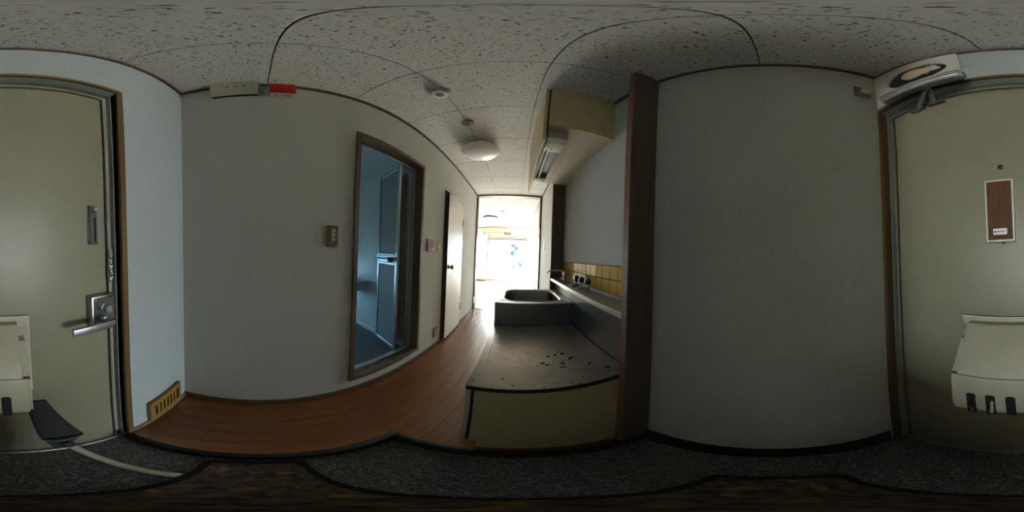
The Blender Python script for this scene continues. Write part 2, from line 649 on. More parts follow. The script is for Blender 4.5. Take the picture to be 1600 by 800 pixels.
wf = bmesh.new()
WX0, WX1, WZ0, WZ1 = -1.20, 0.445, 0.05, 1.845   # far window opening
box(wf, FX - 0.1, WX0, FY, FY + 0.12, -0.2, CE + 0.02)
box(wf, WX1, B + 0.1, FY, FY + 0.12, -0.2, CE + 0.02)
box(wf, WX0, WX1, FY, FY + 0.12, WZ1, CE + 0.02)
box(wf, WX0, WX1, FY, FY + 0.12, -0.2, WZ0)
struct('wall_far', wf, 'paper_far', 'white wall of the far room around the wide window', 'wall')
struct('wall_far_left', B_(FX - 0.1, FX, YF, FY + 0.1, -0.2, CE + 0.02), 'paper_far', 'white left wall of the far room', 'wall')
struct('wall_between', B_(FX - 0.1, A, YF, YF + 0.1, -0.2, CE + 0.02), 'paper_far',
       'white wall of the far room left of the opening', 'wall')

# --- bathroom shell (walls outside the corridor's left wall)
BXL, BYN, BYF, BFZ, BCZ = -2.3, -0.35, 1.165, 0.13, 2.03
br = bmesh.new()
box(br, BXL, A - 0.1, BYF, BYF + 0.08, -0.2, CE)
struct('wall_bath_right', br, 'bathwall', 'pale panelled bathroom wall behind the folding door', 'wall')
br = bmesh.new()
box(br, BXL, A - 0.1, BYN - 0.08, BYN, -0.2, CE)
struct('wall_bath_left', br, 'bathwall', 'pale panelled bathroom wall nearest the front door', 'wall')
br = bmesh.new()
box(br, BXL - 0.1, BXL, BYN - 0.08, 0.2, -0.2, CE)
box(br, BXL - 0.1, BXL, 0.9, BYF + 0.08, -0.2, CE)
box(br, BXL - 0.1, BXL, 0.2, 0.9, -0.2, 0.45)
box(br, BXL - 0.1, BXL, 0.2, 0.9, 1.05, CE)
struct('wall_bath_far', br, 'bathwall', 'pale panelled bathroom wall holding the small blue window', 'wall')
br = bmesh.new()
box(br, BXL, A - 0.1, BYN, BYF, -0.2, BFZ)
struct('floor', br, 'bathfloor', 'grey mottled stone pattern floor of the bathroom', 'floor')
br = bmesh.new()
box(br, BXL - 0.1, A - 0.1, BYN - 0.08, BYF + 0.08, BCZ, CE + 0.1)
struct('ceiling', br, 'bathwall', 'pale low ceiling of the bathroom', 'ceiling')
skirt = bmesh.new()
box(skirt, BXL, A - 0.1, BYF - 0.018, BYF, BFZ, BFZ + 0.05, bev=0.004)
struct('baseboard_bath', skirt, 'bathwall', 'pale kick strip along the bathroom wall', 'baseboard')
bw = thing('window_2', 'small unseen bathroom window, pane tinted to bring in blue light', 'window', (BXL - 0.03, 0.55, 0.45), kind='structure')
f = bmesh.new()
for a in ((0.2, 0.235, 0.45, 1.05), (0.865, 0.9, 0.45, 1.05), (0.235, 0.865, 0.45, 0.485), (0.235, 0.865, 1.015, 1.05)):
    box(f, BXL - 0.06, BXL - 0.02, a[0], a[1], a[2], a[3], bev=0.003)
part('frame', f, 'alu', bw)
part('pane', B_(BXL - 0.043, BXL - 0.037, 0.235, 0.865, 0.485, 1.015), 'blueglass', bw)

# --- ceiling trim (dark moulding), each length its own object
def trim(n, bm, label, m='dark_h', cat='trim'):
    return struct('trim_%d' % n, bm, m, label, cat)


T = 0.025
t = bmesh.new()
box(t, A, A + 0.014, CY, -0.233, CE - T, CE, bev=0.002)
box(t, A, A + 0.014, -0.008, 0.028, CE - T, CE, bev=0.002)
box(t, A, A + 0.014, 0.155, YF, CE - T, CE, bev=0.002)
trim(1, t, 'dark brown ceiling moulding along the left corridor wall')
t = bmesh.new()
box(t, A + 0.014, B - 0.014, CY, CY + 0.014, CE - T, CE, bev=0.002)
trim(2, t, 'dark brown ceiling moulding above the front door')
t = bmesh.new()
box(t, B - 0.014, B, CY, 0.412, CE - T, CE, bev=0.002)
trim(3, t, 'dark brown ceiling moulding on the right wall of the entry')
t = bmesh.new()
box(t, B - 0.014, B, 0.452, 0.722, CE - T, CE, bev=0.002)
trim(4, t, 'short dark ceiling moulding between column and hanging cabinet')
t = bmesh.new()
box(t, B - 0.014, B, 1.60, YF, CE - T, CE, bev=0.002)
trim(5, t, 'dark ceiling moulding on the right wall beyond the second column')
t = bmesh.new()
box(t, FX, B, FY - 0.014, FY, CE - 0.012, CE, bev=0.002)
box(t, B - 0.012, B, YF + 0.06, FY, CE - 0.012, CE, bev=0.002)
trim(6, t, 'thin brown ceiling moulding of the far room', 'bathcas')

# --- baseboards
t = bmesh.new()
box(t, A, A + 0.010, CY, 1.645, 0, 0.042, bev=0.002)
box(t, A, A + 0.010, 2.285, YF - 0.02, 0, 0.05, bev=0.002)
struct('baseboard_left', t, 'dark_h', 'dark brown baseboard along the left corridor wall', 'baseboard')
t = bmesh.new()
box(t, A + 0.010, -0.371, CY, CY + 0.010, 0, 0.034, bev=0.002)
struct('baseboard_back', t, 'bathcas', 'brown baseboard under the tan vent', 'baseboard')
t = bmesh.new()
box(t, B - 0.012, B, CY + 0.026, 0.415, GZ, 0.036, bev=0.002)
struct('baseboard_right', t, 'black_fill', 'black baseboard along the right wall of the entry', 'baseboard')
t = bmesh.new()
box(t, FX, WX0, FY - 0.012, FY, 0, 0.07, bev=0.002)
struct('baseboard_far', t, 'vent', 'tan baseboard left of the far window', 'baseboard')

# --- entry step edge
MT['stepedge'] = wood('step_edge_wood', (0.018, 0.014, 0.012), (0.035, 0.028, 0.025), 0.75, 'Y', 1, 0.15)
t = bmesh.new()
box(t, -0.3555, -0.3285, CY - 0.0, 0.43, -0.06, 0.004, bev=0.005, seg=2)
trim(7, t, 'dark rounded step edge along the left of the entry', 'stepedge')
t = bmesh.new()
box(t, -0.3285, B, 0.403, 0.4312, -0.06, 0.004, bev=0.005, seg=2)
trim(8, t, 'dark rounded step edge below the sink cabinet', 'stepedge')
t = bmesh.new()
box(t, -0.3555, -0.350, CY, 0.43, GZ, -0.06)
box(t, -0.350, B, 0.424, 0.43, GZ, -0.06)
trim(9, t, 'dark recessed riser below the step edge', 'black_fill')

# --- kitchen niche side panels (columns)
t = bmesh.new()
box(t, 0.347, B, 0.416, 0.448, 0.0, CE, bev=0.002)
c1 = trim(10, t, 'dark brown veneer end panel at the near end of the kitchen counter', 'column', 'panel')
part('edge_strip', B_(0.3445, 0.347, 0.418, 0.446, 0.004, CE - 0.002), 'column_edge', c1, 'lighter brown edge strip')
t = bmesh.new()
box(t, 0.347, B, 1.560, 1.592, 0.0, CE, bev=0.002)
c2 = trim(11, t, 'dark brown veneer end panel at the far end of the sink', 'column', 'panel')
part('edge_strip', B_(0.3445, 0.347, 1.562, 1.590, 0.004, CE - 0.002), 'column_edge', c2)

# --- frame of the opening to the far room
t = thing('trim_12', 'thin dark frame of the tall opening to the far room', 'trim', (-0.16, YF, 0), kind='structure')
part('left_jamb', B_(A, A + 0.022, YF - 0.02, YF + 0.1, 0, CE - 0.03, bev=0.002), 'dark', t)
part('right_jamb', B_(B - 0.03, B, YF - 0.02, YF + 0.1, 0, CE - 0.03, bev=0.002), 'dark', t)
part('head', B_(A, B, YF - 0.02, YF + 0.1, CE - 0.03, CE + 0.005, bev=0.002), 'dark_h', t)
part('sill', B_(A + 0.022, B - 0.03, YF - 0.012, YF + 0.028, -0.01, 0.004, bev=0.001), 'dark_h', t)
part('hinge', B_(A + 0.0, A + 0.026, YF - 0.055, YF - 0.02, 0.14, 0.25, bev=0.002), 'chrome', t, 'bright steel hinge near the floor')
part('hinge', B_(A + 0.0, A + 0.006, YF - 0.07, YF - 0.03, 1.13, 1.235, bev=0.002), 'dullmetal', t)
part('hinge', B_(B - 0.036, B - 0.03, YF - 0.05, YF - 0.0, 1.55, 1.66, bev=0.002), 'white', t)

# ================================================================== FRONT DOOR
t = thing('trim_13', 'brown wooden casing around the front door', 'trim', (0.06, CY, GZ), kind='structure')
part('left_casing', B_(-0.371, DX0, CY - 0.022, CY + 0.012, 0.0, 1.862, bev=0.002), 'brown', t)
part('right_casing', B_(DX1 - 0.004, B, CY - 0.022, CY + 0.012, GZ, 1.862, bev=0.002), 'brown', t)
part('head_casing', B_(DX0, DX1 - 0.004, CY - 0.022, CY + 0.012, 1.838, 1.862, bev=0.002), 'brown', t)
t = thing('trim_14', 'grey painted steel frame of the front door', 'trim', (0.06, CY - 0.03, GZ), kind='structure')
for nm, a in (('left_reveal', (DX0, DX0 + 0.003, -0.449, CY - 0.022, GZ, 1.838)),
              ('right_reveal', (DX1 - 0.007, DX1 - 0.004, -0.449, CY - 0.022, GZ, 1.838)),
              ('head_reveal', (DX0 + 0.003, DX1 - 0.007, -0.449, CY - 0.022, 1.832, 1.838))):
    part(nm, B_(*a), 'steel_frame', t)
for nm, a in (('left_stop', (DX0 + 0.003, -0.330, -0.455, -0.441, GZ, 1.832)),
              ('right_stop', (0.449, DX1 - 0.007, -0.455, -0.441, GZ, 1.832)),
              ('head_stop', (-0.330, 0.449, -0.455, -0.441, 1.817, 1.832))):
    part(nm, B_(*a, bev=0.0015), 'steel_olive', t)
part('sill', B_(-0.330, 0.449, -0.470, -0.432, GZ, GZ + 0.012, bev=0.003), 'dullmetal', t)
part('black_fill', B_(-0.3475, 0.4625, -0.4695, -0.4655, GZ, 1.8355), 'black_fill', t)  # black sheet behind the whole door, widened to block sky light

door = struct('door_1', B_(-0.3265, 0.4455, -0.4655, -0.4505, GZ + 0.017, 1.8135, bev=0.002), 'door',
              'beige grey steel front door with mail receiver and lever lock', 'door')
DY = -0.4505
part('edge_seal', B_(-0.334, 0.4525, -0.4654, -0.4585, GZ + 0.012, 1.822), 'black_fill', door)
v = part('door_viewer', lathe(bmesh.new(), [(0.008, 0), (0.008, 0.003), (0.006, 0.004)], (0.065, DY, 1.352), 'Y', 16), 'black', door)
# lock case
lc = part('lock_case', B_(-0.335, -0.246, DY, DY + 0.034, 0.812, 0.938, bev=0.004, seg=2), 'dullmetal', door, 'grey box lock')
part('face_plate', B_(-0.331, -0.252, DY + 0.034, DY + 0.0365, 0.818, 0.932, bev=0.001), 'chrome', lc)
part('thumb_turn', lathe(bmesh.new(), [(0.016, 0), (0.016, 0.008), (0.0125, 0.010), (0.0125, 0.026), (0.011, 0.028)],
                         (-0.289, DY + 0.036, 0.898), 'Y', 20), 'dullmetal', lc)
for sx, sz in ((-0.324, 0.925), (-0.259, 0.925), (-0.324, 0.825), (-0.259, 0.825)):
    part('screw', lathe(bmesh.new(), [(0.0042, 0), (0.0042, 0.0015), (0.002, 0.0022)], (sx, DY + 0.0365, sz), 'Y', 10), 'steel_dark', lc)
lv = part('lever_handle', B_(-0.305, -0.166, DY + 0.062, DY + 0.073, 0.840, 0.862, bev=0.003, seg=2), 'dullmetal', door, 'flat bar lever handle')
part('spindle', lathe(bmesh.new(), [(0.015, 0), (0.015, 0.006), (0.0095, 0.008), (0.0095, 0.030)], (-0.293, DY + 0.036, 0.851), 'Y', 18), 'dullmetal', lv)
# sliding night latch
sl = part('door_guard', B_(-0.294, -0.257, DY, DY + 0.004, 1.100, 1.229, bev=0.0015), 'chrome', door, 'chrome guard plate with a dark slot')
part('slot', B_(-0.287, -0.281, DY + 0.0042, DY + 0.0046, 1.110, 1.190), 'blackhole', sl)
part('rail', B_(-0.269, -0.264, DY + 0.004, DY + 0.008, 1.101, 1.228, bev=0.001), 'chrome', sl)
part('knob', lathe(bmesh.new(), [(0.008, 0), (0.008, 0.009), (0.006, 0.011)], (-0.284, DY + 0.004, 1.216), 'Y', 16), 'dullmetal', sl)
for sz, sx in ((1.107, -0.261), (1.222, -0.261), (1.107, -0.290)):
    part('screw', lathe(bmesh.new(), [(0.0025, 0), (0.0025, 0.001), (0.001, 0.0015)], (sx, DY + 0.004, sz), 'Y', 8), 'black', sl)

# door chain hanging bunched on the frame
ch = thing('door_chain', 'bunched steel door chain hanging on the frame above the lock', 'chain', (-0.331, -0.430, 0.98))
part('bracket', B_(-0.341, -0.325, -0.441, -0.428, 1.058, 1.084, bev=0.002), 'dullmetal', ch)
lk = bmesh.new()
for s in range(2):
    for k in range(9):
        cz = 1.058 - k * 0.0095
        cx = -0.331 + (0.0045 if s else -0.0045) + 0.002 * math.sin(k * 1.7 + s)
        cy = -0.433 + 0.004 * s
        pts = []
        for q in range(10):
            a = 2 * PI * q / 10
            u, vv = 0.0045 * math.cos(a), 0.0075 * math.sin(a)
            pts.append((cx + (u if k % 2 else 0), cy + (0 if k % 2 else u), cz + vv))
        tube(lk, pts, 0.0014, 6, closed=True)
o = part('chain_links', lk, 'chrome', ch)
o['kind'] = 'stuff'

# mail receiver on the door
mr = thing('mail_receiver', 'yellowed cream mail receiver box with slots on the front door', 'mailbox', (0.06, DY, 0.56))
fp = []
fp += [(-0.060, 0.57), (0.172, 0.57), (0.182, 0.59), (0.190, 0.70), (0.193, 0.845)]
for k in range(9):
    a = -PI / 2 + PI * k / 8
    fp.append((0.193 - 0.013 * math.cos(a), 0.862 + 0.017 * math.sin(a)))
fp += [(0.193, 0.897), (-0.060, 0.897)]
part('back_plate', prism(bmesh.new(), fp, 'Y', DY, DY + 0.007), 'cream', mr)
rim = tube(bmesh.new(), [(0.194, DY + 0.008, 0.899), (-0.0615, DY + 0.008, 0.899), (-0.0615, DY + 0.008, 0.59)], 0.002, 6)
part('rim', rim, 'offwhite', mr)
part('notch_shade', lathe(bmesh.new(), [(0.017, 0), (0.017, 0.0006)], (-0.043, DY + 0.0072, 0.852), 'Y', 20), 'ledge', mr, 'flat disc coloured as the shade of a finger notch')  # flat darker disc; the recess shade is put into its colour
MX0, MX1 = -0.046, 0.187
for x0_, x1_ in ((-0.046, -0.030), (0.171, 0.187)):
    part('cheek', prism(bmesh.new(), [(DY + 0.006, 0.835), (DY + 0.040, 0.835), (DY + 0.104, 0.752), (DY + 0.006, 0.752)], 'X', x0_, x1_), 'cream', mr)
prof = [(DY + 0.006, 0.884), (DY + 0.030, 0.884), (DY + 0.036, 0.880), (DY + 0.112, 0.752), (DY + 0.006, 0.752)]
part('flap', prism(bmesh.new(), prof, 'X', -0.0285, 0.1695), 'cream', mr, 'sloping hinged flap')
prof = [(DY + 0.006, 0.749), (DY + 0.113, 0.749), (DY + 0.117, 0.735), (DY + 0.119, 0.64)]
for k in range(7):
    a = PI / 2 * k / 6
    prof.append((DY + 0.069 + 0.05 * math.cos(a), 0.605 - 0.045 * math.sin(a)))
prof += [(DY + 0.006, 0.56)]
lb = prism(bmesh.new(), prof, 'X', MX0, MX1)
bmesh.ops.bevel(lb, geom=[e for e in lb.edges if len(e.link_faces) == 2 and e.calc_face_angle(0) > 1.2 and abs(e.verts[0].co.x - e.verts[1].co.x) < 1e-4],
                offset=0.008, segments=3, affect='EDGES')
lo = part('box_body', lb, 'cream', mr)
for cx in (0.137, 0.094, 0.051, 0.010):
    pr = [(cx - 0.0105, 0.583), (cx - 0.006, 0.577), (cx + 0.006, 0.577), (cx + 0.0105, 0.583), (cx + 0.0105, 0.675),
          (cx + 0.006, 0.681), (cx - 0.006, 0.681), (cx - 0.0105, 0.675)]
    part('slot', prism(bmesh.new(), pr, 'Y', DY + 0.1155, DY + 0.1198), 'blackhole', lo, 'dark open slot')
for cx, m_, w_, tl in ((0.136, 'redbit', 0.006, 0.0), (0.094, 'backing', 0.005, 0.006)):
    pr = [(cx - w_, 0.585), (cx + w_ - 0.002, 0.585), (cx + w_ - tl, 0.61 if m_ == 'redbit' else 0.655), (cx - w_ + 0.004 - tl, 0.60 if m_ == 'redbit' else 0.655)]
    part('paper', prism(bmesh.new(), pr, 'Y', DY + 0.1197, DY + 0.1203), m_, lo, 'paper scrap showing in a slot')
part('seam', B_(MX0 + 0.004, MX1 - 0.004, DY + 0.05, DY + 0.1125, 0.749, 0.752), 'bathcas', mr, 'rust stained seam')

# door chime
dc = thing('door_chime', 'cream framed box with brown woodgrain face on the front door', 'door chime', (0.069, DY, 1.115))
part('case', B_(0.030, 0.108, DY, DY + 0.022, 1.115, 1.297, bev=0.003, seg=2), 'offwhite', dc)
part('wood_face', B_(0.0355, 0.1025, DY + 0.022, DY + 0.0232, 1.121, 1.291), 'woodface', dc, 'brown woodgrain face')
lb = part('name_label', B_(0.051, 0.088, DY + 0.0232, DY + 0.0248, 1.134, 1.151, bev=0.0006), 'white', dc, 'small white label')
mk = bmesh.new()
box(mk, 0.0798, 0.0852, DY + 0.0248, DY + 0.0251, 1.1400, 1.1450)
xx = 0.078
for wd in (0.0026, 0.002, 0.0028, 0.0022, 0.0014, 0.0026, 0.002):
    box(mk, xx - wd, xx, DY + 0.0248, DY + 0.0251, 1.1410, 1.1440)
    xx -= wd + 0.0009
part('print', mk, 'ink', lb)
part('button', lathe(bmesh.new(), [(0.004, -0.006), (0.004, 0.0)], (0.063, DY + 0.012, 1.116), 'Z', 12), 'ink', dc)

# door closer above the door
dk = thing('door_closer', 'grey metal door closer bar on a forked bracket above the front door', 'door closer', (0.245, CY, 1.79))
b = bmesh.new()
pr = []
for k in range(16):
    a = 2 * PI * k / 16
    pr.append((-0.352 + 0.026 * math.cos(a), 1.846 + 0.033 * math.sin(a)))
prism(b, pr, 'X', 0.112, 0.388)
bmesh.ops.bevel(b, geom=[e for e in b.edges if abs(e.verts[0].co.x - e.verts[1].co.x) < 1e-5], offset=0.008, segments=2, affect='EDGES')
part('body', b, 'greymetal', dk)
part('under_plate', B_(0.14, 0.37, -0.362, -0.338, 1.806, 1.816, bev=0.002), 'steel_dark', dk)
def bar(bm, p, q, wd, th):
    p, q = Vector(p), Vector(q)
    d = (q - p).normalized()
    s = d.cross(Vector((0, 1, 0))).normalized() * wd / 2
    n = d.cross(s).normalized() * th / 2
    vs = [bm.verts.new(P + a * s + c * n) for P in (p, q) for a, c in ((-1, -1), (1, -1), (1, 1), (-1, 1))]
    for f_ in ((0, 1, 2, 3), (7, 6, 5, 4), (0, 4, 5, 1), (1, 5, 6, 2), (2, 6, 7, 3), (3, 7, 4, 0)):
        bm.faces.new([vs[i] for i in f_])
    bmesh.ops.recalc_face_normals(bm, faces=bm.faces)
    return bm
part('arm', bar(bmesh.new(), (0.225, -0.362, 1.822), (0.252, -0.437, 1.790), 0.026, 0.005), 'greymetal', dk)
part('arm', bar(bmesh.new(), (0.232, -0.366, 1.822), (0.315, -0.437, 1.788), 0.026, 0.005), 'greymetal', dk)
part('foot_plate', B_(0.215, 0.275, -0.4505, -0.430, 1.778, 1.792, bev=0.002), 'steel_dark', dk)
part('foot_plate', B_(0.292, 0.352, -0.4505, -0.430, 1.778, 1.792, bev=0.002), 'steel_dark', dk)
part('knuckle', lathe(bmesh.new(), [(0.013, -0.008), (0.013, 0.008)], (0.228, -0.364, 1.818), 'Z', 16), 'greymetal', dk)
# white cord looped over the bar
pts = []
for k in range(9):
    a = -PI / 2 + PI * k / 8
    pts.append((0.386 + 0.014 * math.cos(a) - 0.0, -0.326, 1.842 + 0.012 * math.sin(a)))
pts += [(0.35, -0.322, 1.857), (0.33, -0.322, 1.838), (0.30, -0.323, 1.828), (0.20, -0.323, 1.828), (0.13, -0.326, 1.83)]
for k in range(7):
    a = -PI / 2 + PI * k / 6
    pts.append((0.108 - 0.014 * math.cos(a), -0.33, 1.843 + 0.012 * math.sin(a)))
pts += [(0.122, -0.335, 1.858), (0.130, -0.352, 1.90), (0.137, CY + 0.014, 1.96), (0.140, CY + 0.014, 2.28)]
tag(obj('pull_cord', tube(bmesh.new(), pts, 0.0022, 6), 'cord'), 'thin white cord hanging from the fan panel and looped over the door closer', 'cord')

# ventilating fan panel
vf = thing('ventilating_fan', 'white square fan panel with dark round opening above the front door', 'fan', (0.30, CY, 1.885))
b = bmesh.new()
N = 48
cx, cz, rr = 0.283, 2.092, 0.116
X0, X1, Z0, Z1 = 0.131, B - 0.002, 1.885, 2.304
def ring_to_rect(a):
    ux, uz = math.cos(a), math.sin(a)
    s = min(((X1 - cx) if ux > 0 else (X0 - cx)) / ux if abs(ux) > 1e-6 else 9,
            ((Z1 - cz) if uz > 0 else (Z0 - cz)) / uz if abs(uz) > 1e-6 else 9)
    return cx + ux * s, cz + uz * s
angs = sorted([2 * PI * k / N for k in range(N)] + [math.atan2(q[1] - cz, q[0] - cx) % (2 * PI) for q in ((X0, Z0), (X1, Z0), (X0, Z1), (X1, Z1))])
rings = []
for (yy, kind) in ((CY, 'r'), (CY + 0.010, 'r'), (CY + 0.012, 'r2'), (CY + 0.012, 'h'), (CY, 'h')):
    g = []
    for a in angs:
        if kind == 'h':
            p = (cx + rr * math.cos(a), cz + rr * math.sin(a))
        else:
            p = ring_to_rect(a)
            if kind == 'r2':
                p = (p[0] + (0.002 if p[0] < cx else -0.002), p[1] + (0.002 if p[1] < cz else -0.002))
        g.append(b.verts.new((p[0], yy, p[1])))
    rings.append(g)
for g, h in zip(rings, rings[1:]):
    for k in range(len(angs)):
        l = (k + 1) % len(angs)
        b.faces.new((g[k], g[l], h[l], h[k]))
bmesh.ops.recalc_face_normals(b, faces=b.faces)
part('panel', b, 'panel', vf)
part('duct', lathe(bmesh.new(), [(0.1155, 0.0005), (0.1155, 0.002)], (cx, CY, cz), 'Y', 40), 'duct', vf, 'black round opening')  # flat black mottled disc in place of the duct's depth
part('rust_ring', tube(bmesh.new(), [(cx + 0.104 * math.cos(PI * k / 24), CY + 0.005, cz + 0.104 * math.sin(PI * k / 24)) for k in range(8, 20)], 0.006, 6), 'rust', vf, 'rusty arc inside the opening')
part('hub', lathe(bmesh.new(), [(0.056, 0.002), (0.056, 0.010), (0.046, 0.018), (0.014, 0.022)], (cx - 0.006, CY, cz + 0.012), 'Y', 28), 'blade', vf)
for k in range(4):
    a0 = k * PI / 2 + 1.25 + PI
    b = bmesh.new()
    up, lo_ = [], []
    for s in range(7):
        r_ = 0.036 + 0.064 * s / 6
        half = 0.20 + 0.24 * math.sin(PI * min(1, s / 6 * 0.85 + 0.1))
        for lst, sg, yy in ((up, 1, CY + 0.004), (lo_, -1, CY + 0.012)):
            lst.append((cx + 0.004 + r_ * math.cos(a0 + sg * half), yy, cz + 0.008 + r_ * math.sin(a0 + sg * half)))
    vu = [b.verts.new(p) for p in up]
    vl = [b.verts.new(p) for p in lo_]
    vu2 = [b.verts.new((p[0], p[1] - 0.0015, p[2])) for p in up]
    vl2 = [b.verts.new((p[0], p[1] - 0.0015, p[2])) for p in lo_]
    for s in range(6):
        b.faces.new((vu[s], vu[s + 1], vl[s + 1], vl[s]))
        b.faces.new((vu2[s + 1], vu2[s], vl2[s], vl2[s + 1]))
        b.faces.new((vu[s + 1], vu[s], vu2[s], vu2[s + 1]))
        b.faces.new((vl[s], vl[s + 1], vl2[s + 1], vl2[s]))
    b.faces.new((vu[6], vu2[6], vl2[6], vl[6]))
    bmesh.ops.recalc_face_normals(b, faces=b.faces)
    part('blade', b, ('duct', 'duct', 'duct', 'panel')[k], vf)

# outlet for the fan on the right wall
ot = thing('fan_outlet', 'bronze outlet plate high on the right wall near the fan', 'outlet', (B, -0.322, 1.975))
part('plate', B_(B - 0.008, B, -0.362, -0.290, 1.975, 2.088, bev=0.003), 'goldplate', ot)
part('socket', B_(B - 0.022, B - 0.008, -0.350, -0.312, 2.015, 2.066, bev=0.006, seg=2), 'offwhite', ot, 'white plug in the socket')

# tan vent
vt = thing('wall_vent', 'tan slotted vent low on the wall beside the front door', 'vent', (-0.579, CY, 0.045))
fr = bmesh.new()
vx0, vx1, vz0, vz1 = -0.702, -0.456, 0.045, 0.250
box(fr, vx0, vx1, CY, CY + 0.022, vz1 - 0.045, vz1, bev=0.003)
box(fr, vx0, vx1, CY, CY + 0.022, vz0, vz0 + 0.045, bev=0.003)
box(fr, vx0, vx0 + 0.022, CY, CY + 0.022, vz0 + 0.044, vz1 - 0.044)
box(fr, vx1 - 0.030, vx1, CY, CY + 0.022, vz0 + 0.044, vz1 - 0.044)
part('frame', fr, 'vent', vt)
part('backing', B_(vx0 + 0.01, vx1 - 0.01, CY + 0.001, CY + 0.004, vz0 + 0.02, vz1 - 0.02), 'dark', vt)
nsl = 7
span = (vx1 - 0.030) - (vx0 + 0.022)
for k in range(1, nsl):
    cxs = vx0 + 0.022 + span * k / nsl
    part('slat', B_(cxs - 0.008, cxs + 0.008, CY + 0.004, CY + 0.020, vz0 + 0.044, vz1 - 0.044, bev=0.002), 'vent', vt)
part('slide_knob', lathe(bmesh.new(), [(0.006, 0), (0.006, 0.007)], (-0.60, CY + 0.022, vz0 + 0.012), 'Y', 12), 'handle', vt)

# ================================================================== LEFT WALL
# wall boxes near the ceiling
bx = thing('junction_box', 'ivory wiring box with dark holes at the top of the left wall', 'electric box', (A, -0.115, 2.095))
part('cover', prism(bmesh.new(), [(A + 0.0125, 2.177), (A + 0.043, 2.206), (A + 0.045, 2.212), (A + 0.045, 2.317), (A + 0.0125, 2.317)], 'Y', -0.229, -0.016), 'ivory', bx)
for k, yy in enumerate((-0.150, -0.112, -0.078, -0.046)):
    part('hole', lathe(bmesh.new(), [(0.0075, 0), (0.0075, 0.0008)], (A + 0.045, yy, 2.254), 'X', 14), 'blackhole' if k < 3 else 'backing', bx)
part('lower_lip', B_(A, A + 0.010, -0.229, -0.016, 2.168, 2.176, bev=0.002), 'black_fill', bx, 'dark lower edge')
part('backing_board', B_(A, A + 0.012, -0.0155, 0.1545, 2.150, 2.318), 'backing', bx)
rb = thing('breaker_box', 'red topped breaker box beside the ivory box on the left wall', 'breaker', (A, 0.09, 2.155))
part('base', prism(bmesh.new(), [(A + 0.013, 2.155), (A + 0.040, 2.158), (A + 0.040, 2.280), (A + 0.013, 2.280)], 'Y', 0.040, 0.150), 'offwhite', rb)
part('red_cover', B_(A + 0.0405, A + 0.049, 0.034, 0.152, 2.160, 2.287, bev=0.003, seg=2), 'red', rb, 'red cover')
for yy, ww in ((0.065, 0.02), (0.092, 0.010), (0.118, 0.024)):
    part('mark', B_(A + 0.020, A + 0.030, yy - ww / 2, yy + ww / 2, 2.1555, 2.158), 'steel_dark', rb)

# light switch
sw = thing('light_switch', 'bronze switch plate with three rockers left of the bathroom doorway', 'switch', (A, 0.376, 1.10))
part('plate', B_(A, A + 0.008, 0.343, 0.409, 1.100, 1.216, bev=0.003), 'goldplate', sw)
for k in range(3):
    part('rocker', B_(A + 0.008, A + 0.012, 0.366, 0.388, 1.130 + 0.023 * k, 1.149 + 0.023 * k, bev=0.0015), 'offwhite', sw)
fa = thing('alarm_switch', 'red switch plate to the right of the bathroom doorway', 'switch', (A, 1.35, 1.10))
part('plate', B_(A, A + 0.012, 1.292, 1.408, 1.098, 1.220, bev=0.004), 'red', fa)
part('window', B_(A + 0.012, A + 0.0135, 1.318, 1.345, 1.125, 1.190), 'dark', fa)
part('window', B_(A + 0.012, A + 0.0135, 1.355, 1.390, 1.145, 1.195), 'redbit', fa)
part('button', B_(A + 0.012, A + 0.016, 1.372, 1.390, 1.125, 1.143, bev=0.002), 'white', fa)
ls = thing('light_switch', 'beige switch plate beside the toilet door', 'switch', (A, 1.54, 1.10))
part('plate', B_(A, A + 0.008, 1.505, 1.575, 1.098, 1.216, bev=0.003), 'beigeplate', ls)
part('rocker', B_(A + 0.008, A + 0.012, 1.525, 1.555, 1.140, 1.175, bev=0.0015), 'white', ls)
ot = thing('wall_outlet', 'beige outlet plate low on the wall before the toilet door', 'outlet', (A, 1.525, 0.13))
part('plate', B_(A, A + 0.008, 1.488, 1.566, 0.132, 0.250, bev=0.003), 'goldplate', ot)
part('socket', B_(A + 0.008, A + 0.011, 1.507, 1.547, 0.160, 0.222, bev=0.002), 'beigeplate', ot)

# bathroom doorway casing
t = thing('trim_15', 'dark brown casing around the bathroom doorway', 'trim', (A, 0.86, 0.12), kind='structure')
part('left_casing', B_(A - 0.062, A + 0.012, 0.508, 0.540, 0.122, 1.928, bev=0.002), 'bathcas', t)
part('right_casing', B_(A - 0.062, A + 0.012, 1.177, 1.208, 0.122, 1.928, bev=0.002), 'bathcas', t)
part('head_casing', B_(A - 0.062, A + 0.012, 0.540, 1.177, 1.896, 1.928, bev=0.002), 'bathcas', t)
part('sill_casing', B_(A - 0.062, A + 0.012, 0.540, 1.177, 0.122, 0.157, bev=0.002), 'bathcas', t)
fr = thing('door_2', 'folded aluminium bathroom door with frosted panels', 'door', (A - 0.08, 0.86, 0.157), kind='structure')
fb = bmesh.new()
fx0, fx1 = A - 0.098, A - 0.062
for a in ((0.536, 0.552, 0.15, 1.90), (1.160, 1.180, 0.15, 1.90), (0.552, 1.160, 1.872, 1.90), (0.552, 1.160, 0.150, 0.176)):
    box(fb, fx0, fx1, a[0], a[1], a[2], a[3], bev=0.002)
part('frame', fb, 'alu', fr)


